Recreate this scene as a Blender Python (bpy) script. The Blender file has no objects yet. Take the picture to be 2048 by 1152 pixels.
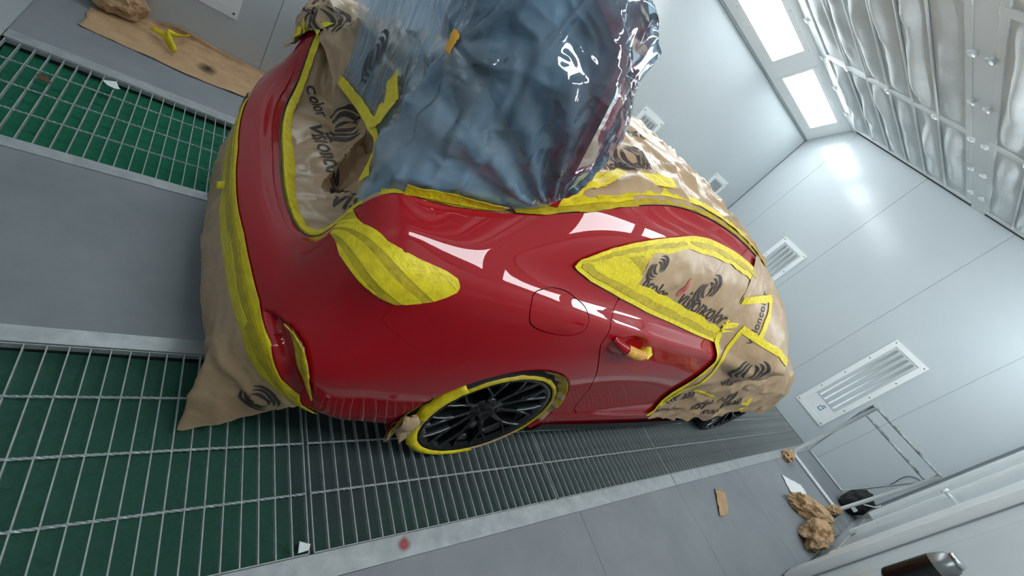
import bpy, bmesh, math, random
import numpy as np
from mathutils import Vector, Matrix, noise
from mathutils.bvhtree import BVHTree

rng = random.Random(7)
scene = bpy.context.scene
COL = scene.collection

# ------------------------------------------------------------------ camera
cam_d = bpy.data.cameras.new('camera')
cam_d.sensor_width = 36.0
cam_d.lens = 36.0 * 840.9 / 2048.0
cam_d.clip_start = 0.02
cam = bpy.data.objects.new('camera', cam_d)
COL.objects.link(cam)
YAW, PITCH, ROLL = 0.717916, 0.487508, -0.748537
cy, sy, cp, sp = math.cos(YAW), math.sin(YAW), math.cos(PITCH), math.sin(PITCH)
fwd = Vector((cp * cy, cp * sy, -sp))
right0 = Vector((sy, -cy, 0))
down0 = fwd.cross(right0)
right = math.cos(ROLL) * right0 + math.sin(ROLL) * down0
down = -math.sin(ROLL) * right0 + math.cos(ROLL) * down0
m = Matrix((right, -down, -fwd)).transposed().to_4x4()
m.translation = Vector((0, 0, 1.517))
cam.matrix_world = m
scene.camera = cam

# ------------------------------------------------------------------ world / exposure
w = bpy.data.worlds.new('world')
scene.world = w
w.use_nodes = True
w.node_tree.nodes['Background'].inputs[0].default_value = (0.75, 0.85, 0.95, 1)
w.node_tree.nodes['Background'].inputs[1].default_value = 0.05
scene.view_settings.view_transform = 'Standard'
scene.view_settings.look = 'None'
scene.view_settings.exposure = 0.0
scene.view_settings.gamma = 1.0
LAMP = 19.0          # emission of the booth's tube lamps


# ------------------------------------------------------------------ materials
def srgb(r, g, b):
    def f(c):
        c /= 255.0
        return c / 12.92 if c <= 0.04045 else ((c + 0.055) / 1.055) ** 2.4
    return (f(r), f(g), f(b), 1.0)


MATS = {}


def mat(name, col, rough=0.5, metal=0.0, coat=0.0, bump=None, vary=None, emit=None, trans=0.0, spec=0.5,
        coat_rough=0.03, sheen=0.0):
    """bump=(scale, strength, distance[, detail]); vary=(scale, colour2, amount)"""
    if name in MATS:
        return MATS[name]
    mt = bpy.data.materials.new(name)
    mt.use_nodes = True
    nt = mt.node_tree
    b = nt.nodes['Principled BSDF']
    b.inputs['Base Color'].default_value = col
    b.inputs['Roughness'].default_value = rough
    b.inputs['Metallic'].default_value = metal
    b.inputs['Coat Weight'].default_value = coat
    b.inputs['Coat Roughness'].default_value = coat_rough
    b.inputs['Coat IOR'].default_value = 1.42
    b.inputs['Specular IOR Level'].default_value = spec
    b.inputs['Transmission Weight'].default_value = trans
    if emit:
        b.inputs['Emission Color'].default_value = emit[0]
        b.inputs['Emission Strength'].default_value = emit[1]
    tc = nt.nodes.new('ShaderNodeTexCoord')
    if vary:
        n = nt.nodes.new('ShaderNodeTexNoise')
        n.inputs['Scale'].default_value = vary[0]
        n.inputs['Detail'].default_value = 6
        n.inputs['Roughness'].default_value = 0.65
        nt.links.new(tc.outputs['Object'], n.inputs['Vector'])
        mp = nt.nodes.new('ShaderNodeMapRange')
        mp.inputs['From Min'].default_value = 0.35
        mp.inputs['From Max'].default_value = 0.7
        mp.inputs['To Max'].default_value = vary[2]
        nt.links.new(n.outputs['Fac'], mp.inputs['Value'])
        mx = nt.nodes.new('ShaderNodeMix')
        mx.data_type = 'RGBA'
        mx.inputs['A'].default_value = col
        mx.inputs['B'].default_value = vary[1]
        nt.links.new(mp.outputs['Result'], mx.inputs['Factor'])
        nt.links.new(mx.outputs['Result'], b.inputs['Base Color'])
    if bump:
        n2 = nt.nodes.new('ShaderNodeTexNoise')
        n2.inputs['Scale'].default_value = bump[0]
        n2.inputs['Detail'].default_value = bump[3] if len(bump) > 3 else 4
        nt.links.new(tc.outputs['Object'], n2.inputs['Vector'])
        bp = nt.nodes.new('ShaderNodeBump')
        bp.inputs['Strength'].default_value = bump[1]
        bp.inputs['Distance'].default_value = bump[2]
        nt.links.new(n2.outputs['Fac'], bp.inputs['Height'])
        nt.links.new(bp.outputs['Normal'], b.inputs['Normal'])
    MATS[name] = mt
    return mt


M_WALL = mat('wall_paint', srgb(196, 204, 207), 0.17, spec=0.4, vary=(0.6, srgb(188, 197, 201), 1.0))
M_GASKET = mat('gasket_grey', srgb(120, 130, 135), 0.6)
M_WHITE = mat('white_enamel', srgb(222, 227, 228), 0.35)
M_FRAME = mat('fixture_frame', srgb(236, 240, 241), 0.4)
M_SCREW = mat('screw_steel', srgb(90, 95, 98), 0.4, 0.6)
M_CEIL = mat('ceiling_frame_paint', srgb(220, 225, 226), 0.45)
M_FILTER = mat('ceiling_filter_cloth', srgb(222, 227, 229), 0.95, bump=(60, 0.3, 0.01), vary=(3, srgb(204, 211, 213), 0.8))
M_LAMP = mat('lamp_diffuser', srgb(255, 255, 255), 0.5, emit=((0.90, 0.97, 1.0, 1), LAMP))
M_TUBE = mat('tube_glass_off', srgb(214, 220, 222), 0.15)
M_REFLECTOR = mat('lamp_reflector', srgb(206, 214, 216), 0.4)
M_FLOOR = mat('floor_plate_grey', srgb(138, 142, 146), 0.55, spec=0.35, vary=(2.2, srgb(122, 127, 132), 1.0), bump=(300, 0.25, 0.002))
M_GALV = mat('galvanised_steel', srgb(178, 183, 184), 0.42, 0.35, vary=(14, srgb(150, 156, 158), 1.0), bump=(90, 0.2, 0.002))
M_BAR = mat('grating_steel', srgb(176, 182, 182), 0.5, 0.2, vary=(20, srgb(135, 142, 143), 0.8))
M_PIT = mat('pit_dark', srgb(34, 38, 40), 0.9)
M_RED = mat('red_car_paint', srgb(150, 2, 18), 0.45, 0.0, coat=1.0, spec=0.06, coat_rough=0.012)
M_BLACK = mat('black_plastic', srgb(24, 25, 27), 0.5)
M_TYRE = mat('tyre_rubber', srgb(22, 22, 23), 0.75)
M_RIM = mat('black_alloy', srgb(20, 21, 23), 0.25, 0.4, coat=0.6)
M_PAPER = mat('brown_masking_paper', srgb(176, 148, 116), 0.38, spec=0.5, vary=(3, srgb(160, 131, 100), 1.0), bump=(9, 0.3, 0.03, 3))
M_KRAFT = mat('crumpled_kraft_paper', srgb(192, 160, 122), 0.7, vary=(9, srgb(168, 134, 98), 1.0), bump=(22, 0.5, 0.02))
M_INK = mat('printed_ink', srgb(58, 50, 50), 0.6)
M_TAPE = mat('yellow_masking_tape', srgb(228, 208, 22), 0.5, vary=(28, srgb(200, 176, 18), 1.0), bump=(55, 0.5, 0.008))
M_TAPE_D = mat('yellow_tape_overlap', srgb(194, 172, 24), 0.5, vary=(30, srgb(160, 138, 22), 1.0), bump=(55, 0.5, 0.008))
M_DARKCLOTH = mat('black_cloth', srgb(36, 40, 41), 0.85, bump=(30, 0.6, 0.02))
M_CHROME = mat('chrome', srgb(210, 214, 216), 0.12, 1.0)


def green_mat():
    mt = mat('green_floor_filter', srgb(12, 96, 66), 0.95)
    nt = mt.node_tree
    b = nt.nodes['Principled BSDF']
    tc = nt.nodes.new('ShaderNodeTexCoord')
    n = nt.nodes.new('ShaderNodeTexNoise'); n.inputs['Scale'].default_value = 3.0; n.inputs['Detail'].default_value = 8
    nt.links.new(tc.outputs['Object'], n.inputs['Vector'])
    n2 = nt.nodes.new('ShaderNodeTexNoise'); n2.inputs['Scale'].default_value = 70; n2.inputs['Detail'].default_value = 3
    nt.links.new(tc.outputs['Object'], n2.inputs['Vector'])
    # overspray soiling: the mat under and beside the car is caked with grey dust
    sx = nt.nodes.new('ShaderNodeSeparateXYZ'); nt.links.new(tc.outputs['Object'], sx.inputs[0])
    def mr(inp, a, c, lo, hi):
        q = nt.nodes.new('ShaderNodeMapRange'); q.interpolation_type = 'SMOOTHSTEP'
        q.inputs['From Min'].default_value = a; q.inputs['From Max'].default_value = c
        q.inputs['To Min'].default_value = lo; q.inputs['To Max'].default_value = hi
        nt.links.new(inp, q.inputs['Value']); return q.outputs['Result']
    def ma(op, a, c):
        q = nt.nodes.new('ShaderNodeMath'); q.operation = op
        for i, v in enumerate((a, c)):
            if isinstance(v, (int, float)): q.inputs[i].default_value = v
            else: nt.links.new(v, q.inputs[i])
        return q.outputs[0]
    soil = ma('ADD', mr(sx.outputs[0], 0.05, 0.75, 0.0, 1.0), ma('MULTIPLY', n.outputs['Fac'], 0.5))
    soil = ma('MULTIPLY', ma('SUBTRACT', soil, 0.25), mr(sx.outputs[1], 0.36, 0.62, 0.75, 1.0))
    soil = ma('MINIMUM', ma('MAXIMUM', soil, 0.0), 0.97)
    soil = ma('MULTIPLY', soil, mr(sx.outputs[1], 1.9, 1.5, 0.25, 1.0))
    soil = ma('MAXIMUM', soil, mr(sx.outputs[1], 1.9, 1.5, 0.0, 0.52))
    base = nt.nodes.new('ShaderNodeMix'); base.data_type = 'RGBA'
    base.inputs['A'].default_value = srgb(4, 84, 58); base.inputs['B'].default_value = srgb(26, 120, 88)
    nt.links.new(n2.outputs['Fac'], base.inputs['Factor'])
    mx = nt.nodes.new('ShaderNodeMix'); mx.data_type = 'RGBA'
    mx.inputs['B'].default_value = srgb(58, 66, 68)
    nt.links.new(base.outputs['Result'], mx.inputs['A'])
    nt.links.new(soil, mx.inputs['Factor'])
    nt.links.new(mx.outputs['Result'], b.inputs['Base Color'])
    bp = nt.nodes.new('ShaderNodeBump'); bp.inputs['Strength'].default_value = 0.5; bp.inputs['Distance'].default_value = 0.01
    nt.links.new(n2.outputs['Fac'], bp.inputs['Height']); nt.links.new(bp.outputs['Normal'], b.inputs['Normal'])
    return mt


M_GREEN = green_mat()


def film_mat():
    mt = bpy.data.materials.new('blue_plastic_film')
    mt.use_nodes = True
    nt = mt.node_tree
    nt.nodes.remove(nt.nodes['Principled BSDF'])
    out = nt.nodes['Material Output']
    tc = nt.nodes.new('ShaderNodeTexCoord')
    n = nt.nodes.new('ShaderNodeTexNoise'); n.noise_type = 'RIDGED_MULTIFRACTAL'; n.inputs['Scale'].default_value = 9; n.inputs['Detail'].default_value = 7
    n.inputs['Roughness'].default_value = 0.62; n.inputs['Distortion'].default_value = 1.2
    mpn = nt.nodes.new('ShaderNodeMapping'); mpn.inputs['Rotation'].default_value = (0.5, 0.45, 0); mpn.inputs['Scale'].default_value = (1.3, 1.3, 0.38)
    nt.links.new(tc.outputs['Object'], mpn.inputs['Vector']); nt.links.new(mpn.outputs[0], n.inputs['Vector'])
    bp = nt.nodes.new('ShaderNodeBump'); bp.inputs['Strength'].default_value = 0.85; bp.inputs['Distance'].default_value = 0.03
    nt.links.new(n.outputs['Fac'], bp.inputs['Height'])
    tr = nt.nodes.new('ShaderNodeBsdfTransparent'); tr.inputs[0].default_value = (0.80, 0.90, 0.98, 1)
    gl = nt.nodes.new('ShaderNodeBsdfGlossy'); gl.inputs['Roughness'].default_value = 0.07
    gl.inputs['Color'].default_value = (0.95, 0.98, 1, 1)
    nt.links.new(bp.outputs['Normal'], gl.inputs['Normal'])
    df = nt.nodes.new('ShaderNodeBsdfDiffuse'); df.inputs['Color'].default_value = srgb(166, 210, 246)
    tl = nt.nodes.new('ShaderNodeBsdfTranslucent'); tl.inputs['Color'].default_value = srgb(158, 206, 246)
    nt.links.new(bp.outputs['Normal'], df.inputs['Normal'])
    a = nt.nodes.new('ShaderNodeMixShader'); a.inputs[0].default_value = 0.5
    nt.links.new(df.outputs[0], a.inputs[1]); nt.links.new(tl.outputs[0], a.inputs[2])
    n3 = nt.nodes.new('ShaderNodeTexNoise'); n3.inputs['Scale'].default_value = 2.4; n3.inputs['Detail'].default_value = 5
    nt.links.new(tc.outputs['Object'], n3.inputs['Vector'])
    mp = nt.nodes.new('ShaderNodeMapRange'); mp.inputs['From Min'].default_value = 0.42; mp.inputs['From Max'].default_value = 0.70
    mp.inputs['To Min'].default_value = 0.13; mp.inputs['To Max'].default_value = 0.62
    nt.links.new(n3.outputs['Fac'], mp.inputs['Value'])
    b2 = nt.nodes.new('ShaderNodeMixShader'); nt.links.new(mp.outputs[0], b2.inputs[0])
    nt.links.new(tr.outputs[0], b2.inputs[1]); nt.links.new(a.outputs[0], b2.inputs[2])
    fr = nt.nodes.new('ShaderNodeFresnel'); fr.inputs['IOR'].default_value = 1.8
    nt.links.new(bp.outputs['Normal'], fr.inputs['Normal'])
    c2 = nt.nodes.new('ShaderNodeMixShader'); nt.links.new(fr.outputs[0], c2.inputs[0])
    nt.links.new(b2.outputs[0], c2.inputs[1]); nt.links.new(gl.outputs[0], c2.inputs[2])
    nt.links.new(c2.outputs[0], out.inputs['Surface'])
    return mt


M_FILM = film_mat()


# ------------------------------------------------------------------ helpers
def link(o, parent=None):
    COL.objects.link(o)
    if parent is not None:
        o.parent = parent
    return o


def mesh(name, V, F, mt, parent=None, smooth=False):
    me = bpy.data.meshes.new(name)
    me.from_pydata([tuple(map(float, v)) for v in V], [], [tuple(int(i) for i in f) for f in F])
    me.update()
    if smooth:
        me.polygons.foreach_set('use_smooth', [True] * len(me.polygons))
    if mt:
        me.materials.append(mt)
    return link(bpy.data.objects.new(name, me), parent)


def empty(name, loc=(0, 0, 0), parent=None):
    o = bpy.data.objects.new(name, None)
    o.empty_display_size = 0.1
    o.location = loc
    return link(o, parent)


def inst(name, src, parent, loc=(0, 0, 0), rot=(0, 0, 0)):
    o = bpy.data.objects.new(name, src.data if hasattr(src, 'data') else src)
    o.location = loc
    o.rotation_euler = rot
    return link(o, parent)


def tag(o, label=None, cat=None, group=None, kind=None):
    if label: o['label'] = label
    if cat: o['category'] = cat
    if group: o['group'] = group
    if kind: o['kind'] = kind
    return o


def boxvf(x0, x1, y0, y1, z0, z1):
    V = [(x0, y0, z0), (x1, y0, z0), (x1, y1, z0), (x0, y1, z0), (x0, y0, z1), (x1, y0, z1), (x1, y1, z1), (x0, y1, z1)]
    F = [(0, 3, 2, 1), (4, 5, 6, 7), (0, 1, 5, 4), (1, 2, 6, 5), (2, 3, 7, 6), (3, 0, 4, 7)]
    return V, F


def box(name, b, mt, parent=None, bevel=0.0):
    V, F = boxvf(*b)
    o = mesh(name, V, F, mt, parent)
    if bevel:
        bm = bmesh.new(); bm.from_mesh(o.data)
        bmesh.ops.bevel(bm, geom=bm.edges[:], offset=bevel, segments=2, affect='EDGES', profile=0.5)
        bm.to_mesh(o.data); bm.free()
    return o


def join(parts):
    V, F = [], []
    for v, f in parts:
        n = len(V)
        V += list(v)
        F += [tuple(i + n for i in q) for q in f]
    return V, F


def gridvf(P, closed_u=False, closed_v=False):
    P = np.asarray(P, float)
    n, k = P.shape[:2]
    V = P.reshape(-1, 3)
    F = []
    for i in range(n if closed_u else n - 1):
        for j in range(k if closed_v else k - 1):
            a, b = i, (i + 1) % n
            c, d = j, (j + 1) % k
            F.append((a * k + c, b * k + c, b * k + d, a * k + d))
    return V, F


def tubevf(path, r, seg=8, cap=True):
    path = [Vector(p) for p in path]
    rings = []
    up = None
    for i, p in enumerate(path):
        t = (path[min(i + 1, len(path) - 1)] - path[max(i - 1, 0)]).normalized()
        if up is None:
            up = t.orthogonal().normalized()
        up = (up - t * up.dot(t)).normalized()
        s = t.cross(up)
        rr = r[i] if isinstance(r, (list, tuple)) else r
        rings.append([p + up * (rr * math.cos(2 * math.pi * k / seg)) + s * (rr * math.sin(2 * math.pi * k / seg)) for k in range(seg)])
    V, F = gridvf(np.array([[tuple(q) for q in ring] for ring in rings]), closed_v=True)
    V = [tuple(v) for v in V]
    if cap:
        F.append(tuple(range(seg - 1, -1, -1)))
        n = (len(path) - 1) * seg
        F.append(tuple(range(n, n + seg)))
    return V, F


def smooth_path(pts, n=40):
    P = np.array(pts, float)
    d = np.r_[0, np.cumsum(np.linalg.norm(np.diff(P, axis=0), axis=1))]
    t = np.linspace(0, d[-1], n)
    return np.stack([cubic(d, P[:, k], t) for k in range(P.shape[1])], 1)


def cubic(x, y, xi):
    """monotone-ish cubic Hermite (PCHIP slopes) through the points"""
    x = np.asarray(x, float); y = np.asarray(y, float); xi = np.asarray(xi, float)
    h = np.diff(x); dl = np.diff(y) / h
    n = len(x)
    m_ = np.zeros(n)
    if n > 2:
        m_[1:-1] = (dl[:-1] * h[1:] + dl[1:] * h[:-1]) / (h[:-1] + h[1:])
    m_[0] = dl[0]; m_[-1] = dl[-1]
    k = np.clip(np.searchsorted(x, xi) - 1, 0, n - 2)
    t = (xi - x[k]) / h[k]
    return ((2 * t**3 - 3 * t**2 + 1) * y[k] + (t**3 - 2 * t**2 + t) * h[k] * m_[k]
            + (-2 * t**3 + 3 * t**2) * y[k + 1] + (t**3 - t**2) * h[k] * m_[k + 1])


def natural(x, y, xi):
    """natural cubic spline (C2)"""
    x = np.asarray(x, float); y = np.asarray(y, float)
    n = len(x); h = np.diff(x)
    A = np.zeros((n, n)); r = np.zeros((n,) + y.shape[1:])
    A[0, 0] = A[-1, -1] = 1
    for i in range(1, n - 1):
        A[i, i - 1] = h[i - 1]; A[i, i] = 2 * (h[i - 1] + h[i]); A[i, i + 1] = h[i]
        r[i] = 6 * ((y[i + 1] - y[i]) / h[i] - (y[i] - y[i - 1]) / h[i - 1])
    M = np.linalg.solve(A, r.reshape(n, -1)).reshape(r.shape)
    k = np.clip(np.searchsorted(x, xi) - 1, 0, n - 2)
    a = (x[k + 1] - xi) / h[k]; b = (xi - x[k]) / h[k]
    sh = (slice(None),) + (None,) * (y.ndim - 1)
    return a[sh] * y[k] + b[sh] * y[k + 1] + ((a**3 - a)[sh] * M[k] + (b**3 - b)[sh] * M[k + 1]) * (h[k]**2)[sh] / 6


def clip(V, F, g):
    """keep g >= 0; faces cut along the zero line"""
    V = [tuple(v) for v in V]
    g = list(map(float, g))
    cache = {}
    keep = {}
    NV, NF = [], []

    def old(i):
        if i not in keep:
            keep[i] = len(NV); NV.append(V[i])
        return keep[i]

    def cut(i, j):
        k = (min(i, j), max(i, j))
        if k not in cache:
            t = g[i] / (g[i] - g[j])
            cache[k] = len(NV)
            NV.append(tuple(V[i][a] + (V[j][a] - V[i][a]) * t for a in range(3)))
        return cache[k]
    for f in F:
        s = [g[i] >= 0 for i in f]
        if all(s):
            NF.append(tuple(old(i) for i in f)); continue
        if not any(s):
            continue
        poly = []
        for a in range(len(f)):
            i, j = f[a], f[(a + 1) % len(f)]
            if g[i] >= 0: poly.append(old(i))
            if (g[i] >= 0) != (g[j] >= 0): poly.append(cut(i, j))
        if len(poly) >= 3:
            NF.append(tuple(poly))
    return NV, NF


def poly_sdf(Q, P):
    """signed distance, positive inside polygon P for points Q (n,2)"""
    Q = np.asarray(Q, float); P = np.asarray(P, float)
    d = np.full(len(Q), 1e9); ins = np.zeros(len(Q), bool)
    for i in range(len(P)):
        a, b = P[i], P[(i + 1) % len(P)]
        e = b - a; v = Q - a
        t = np.clip((v @ e) / max(e @ e, 1e-12), 0, 1)
        d = np.minimum(d, np.linalg.norm(v - t[:, None] * e, axis=1))
        c = (a[1] > Q[:, 1]) != (b[1] > Q[:, 1])
        xx = a[0] + (Q[:, 1] - a[1]) * (b[0] - a[0]) / np.where(abs(b[1] - a[1]) < 1e-12, 1e-12, b[1] - a[1])
        ins ^= c & (Q[:, 0] < xx)
    return np.where(ins, d, -d)


def weld(V, F, y, d=2e-4):
    """merge the two halves of a mirrored sheet along the plane y"""
    bm = bmesh.new()
    vs = [bm.verts.new(v) for v in V]
    for f in F:
        try: bm.faces.new([vs[i] for i in f])
        except ValueError: pass
    bmesh.ops.remove_doubles(bm, verts=[v for v in bm.verts if abs(v.co.y - y) < d], dist=d)
    bm.verts.index_update()
    out = [tuple(v.co) for v in bm.verts], [tuple(v.index for v in f.verts) for f in bm.faces]
    bm.free()
    return out


def skin(V, F, t):
    """give an open sheet thickness: offset copy along -normal by t plus a rim"""
    bm = bmesh.new()
    vs = [bm.verts.new(v) for v in V]
    for f in F:
        try: bm.faces.new([vs[i] for i in f])
        except ValueError: pass
    bm.normal_update()
    off = [bm.verts.new(v.co - v.normal * t) for v in vs]
    for f in list(bm.faces):
        pass
    mp = {v: o for v, o in zip(vs, off)}
    rim = [e for e in bm.edges if e.is_boundary]
    faces = list(bm.faces)
    for f in faces:
        bm.faces.new([mp[v] for v in reversed(f.verts)])
    for e in rim:
        f = e.link_faces[0]
        a, b = e.verts
        ls = [l.vert for l in f.loops]
        i = ls.index(a)
        if ls[(i + 1) % len(ls)] == b: a, b = b, a
        try: bm.faces.new([a, b, mp[b], mp[a]])
        except ValueError: pass
    bm.verts.index_update()
    VV = [tuple(v.co) for v in bm.verts]
    FF = [tuple(v.index for v in f.verts) for f in bm.faces]
    bm.free()
    return VV, FF

# ------------------------------------------------------------------ booth shell
XR, XE, YR, YL, CZ = -0.61, 6.48, -0.47, 3.53, 2.95


def structure(name):
    o = empty(name)
    o['kind'] = 'structure'
    return o


floor = structure('floor')
# floor plates with real joints
def plates(xs, y0, y1):
    for a, b in zip(xs[:-1], xs[1:]):
        box('floor_plate', (a + 0.0012, b - 0.0012, y0, y1, -0.02, 0.0), M_FLOOR, floor)


plates([XR, 0.42, 1.87, 2.92, 4.0, 5.1, XE], YR, 0.283)
plates([XR, 1.9, 4.2, XE], 1.13, 1.93)
plates([XR, 1.05, 2.6, 4.1, XE], 2.777, YL)
for y0, y1 in ((0.283, 0.36), (1.07, 1.13), (1.93, 1.99), (2.70, 2.777)):
    xs = [XR, 2.925, XE] if y0 < 1 else [XR, XE]
    for a, b in zip(xs[:-1], xs[1:]):
        box('edge_strip', (a + 0.003, b - 0.003, y0 + 0.001, y1 - 0.001, -0.03, 0.004), M_GALV, floor, 0.0015)
# pits below the gratings
for y0, y1 in ((0.36, 1.07), (1.99, 2.70)):
    V, F = boxvf(XR, XE, y0, y1, -0.45, 0.0)
    mesh('pit', V, [f for k, f in enumerate(F) if k != 1], M_PIT, floor)
box('sub_floor', (XR - 0.2, XE + 0.2, YR - 0.2, YL + 0.2, -0.6, -0.46), M_PIT, floor)
for (y0, y1, lab) in ((0.365, 1.065, 'green fibre filter mat darkened by overspray under the grating beside the car'),
                      (1.995, 2.695, 'green fibre filter mat under the grating along the far wall')):
    xs = np.linspace(XR + 0.01, XE - 0.01, 150); ys = np.linspace(y0, y1, 22)
    P = np.array([[(x, y, -0.058 + 0.012 * noise.noise(Vector((x * 2.5, y * 4, 1))) + 0.02 * (abs(y - (y0 + y1) / 2) / 0.35) ** 6) for y in ys] for x in xs])
    V, F = gridvf(P)
    o = mesh('filter_mat', V, F, M_GREEN, None, True)
    tag(o, lab, 'filter mat')

# steel gratings: flat bars across, twisted rods along
PITCH = 0.0462
XSEG = [-0.600, 0.5815, 1.7565, 2.927, 4.097, 5.272, 6.470]


def rod_mesh(L):
    n = int(L / 0.011)
    rings = []
    for i in range(n + 1):
        x = L * i / n; a = x * 2 * math.pi / 0.075
        rings.append([(x, 0.0042 * math.cos(a + k * math.pi / 2), 0.0042 * math.sin(a + k * math.pi / 2)) for k in range(4)])
    V, F = gridvf(np.array(rings), closed_v=True)
    me = bpy.data.meshes.new('twisted_rod')
    me.from_pydata([tuple(v) for v in V], [], F)
    me.materials.append(M_BAR)
    return me


V, F = boxvf(-0.0017, 0.0017, 0, 0.704, -0.020, 0.0)
bar_me = bpy.data.meshes.new('bar'); bar_me.from_pydata(V, [], F); bar_me.materials.append(M_BAR)
rod_me = rod_mesh(1.160)
V, F = boxvf(0, 1.163, -0.0018, 0.0018, -0.022, 0.0)
edge_me = bpy.data.meshes.new('edge_bar'); edge_me.from_pydata(V, [], F); edge_me.materials.append(M_BAR)
names = ['nearest the camera at the bottom left corner', 'alongside the rear wheel', 'under the middle of the sill', 'just behind the front wheel',
         'beside the front wheel', 'against the end wall']
for row, y0 in ((0, 0.363), (1, 1.993)):
    for k in range(6):
        if row == 1 and k > 1:
            continue
        x0 = XSEG[k]
        L = XSEG[k + 1] - 0.012 - x0
        g = empty('floor_grating', (x0, y0, 0))
        where = names[k] if row == 0 else ('on the far side of the car behind the bumper', 'on the far side mostly hidden by the car')[k]
        tag(g, 'galvanised steel floor grating ' + where, 'floor grating', 'floor gratings over the pits')
        nb = int(L / PITCH)
        for i in range(nb + 1):
            inst('bar', bar_me, g, (0.002 + i * (L - 0.004) / nb, 0, 0))
        for j in range(1, 4):
            o = inst('twisted_rod', rod_me, g, (0.001, 0.704 * j / 4 + 0.005, 0.001)); o.scale.x = L / 1.163
        for yy in (0.0, 0.704):
            o = inst('edge_bar', edge_me, g, (0.001, yy, 0)); o.scale.x = L / 1.166

# ------------------------------------------------------------------ walls
def wall(name, axis, pos, cuts, z1, out):
    """panels with recessed joints; axis 'x' = wall at constant x (cuts along y)"""
    wl = structure(name)
    lo, hi = min(cuts), max(cuts)
    t0, t1 = sorted((pos + out * 0.004, pos + out * 0.06))
    if axis == 'x':
        box('wall_backing', (t0, t1, lo - 0.06, hi + 0.06, -0.02, z1), M_GASKET, wl)
    else:
        box('wall_backing', (lo - 0.06, hi + 0.06, t0, t1, -0.02, z1), M_GASKET, wl)
    p0, p1 = sorted((pos, pos + out * 0.02))
    cs = sorted(cuts)
    for a, b in zip(cs[:-1], cs[1:]):
        if axis == 'x':
            box('wall_panel', (p0, p1, a + 0.0018, b - 0.0018, 0.0, z1), M_WALL, wl)
        else:
            box('wall_panel', (a + 0.0018, b - 0.0018, p0, p1, 0.0, z1), M_WALL, wl)
    return wl


wall_end = wall('wall_end', 'x', XE, [YL, 3.10, 2.12, 1.14, 0.18, YR], CZ, 1)
wall_left = wall('wall_left', 'y', YL, [XR, 0.40, 2.40, XE], 2.572, 1)
wall_right = wall('wall_right', 'y', YR, [XR, 1.2, 2.2, 3.2, 3.66, 5.75, XE], 2.572, -1)
wall_back = wall('wall_back', 'x', XR, [YR, 0.53, 1.53, 2.53, YL], CZ, -1)
# grey sealing profile in the corners
box('corner_profile', (XE - 0.012, XE, YL - 0.012, YL, 0, 2.572), M_GASKET, wall_end)
box('corner_profile', (XE - 0.02, XE, YR, YR + 0.02, 0, 2.572), M_GASKET, wall_end)
box('top_profile', (XR, XE, YL - 0.016, YL, 2.556, 2.58), M_GASKET, wall_left)
box('top_profile', (XR, XE, YR, YR + 0.016, 2.556, 2.58), M_GASKET, wall_right)

# door in the right wall: leaf, raised frame profiles, handle
door = structure('door_1')
box('door_leaf', (3.72, 5.70, YR, YR + 0.012, 0.26, 2.3), M_WALL, door, 0.003)
for a, b, d, z0 in ((5.66, 5.74, 0.045, 0.26), (4.93, 5.02, 0.035, 0.20), (4.08, 4.18, 0.03, 0.20), (3.62, 3.80, 0.06, 0.02)):
    box('frame_profile', (a, b, YR, YR + d, z0, 2.3), M_WHITE, door, 0.004)
for x in (3.605, 4.065, 4.915, 5.752):
    box('shadow_strip', (x - 0.012, x + 0.012, YR, YR + 0.006, 0.02, 2.3), M_GASKET, door)  # grey strips standing in for the shadow lines beside the profiles
box('threshold', (3.8, 5.70, YR, YR + 0.010, 0.02, 0.20), M_WALL, door, 0.004)
V, F = tubevf([(4.80, YR + 0.012, 1.0), (4.80, YR + 0.05, 1.0), (4.80, YR + 0.06, 1.0)], [0.012, 0.012, 0.03], 14)
mesh('handle', V, F, M_WHITE, door, True)
V, F = tubevf([(4.80, YR + 0.06, 1.0), (4.80, YR + 0.075, 1.0)], [0.03, 0.022], 14)
mesh('knob', V, F, M_WHITE, door, True)

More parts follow.
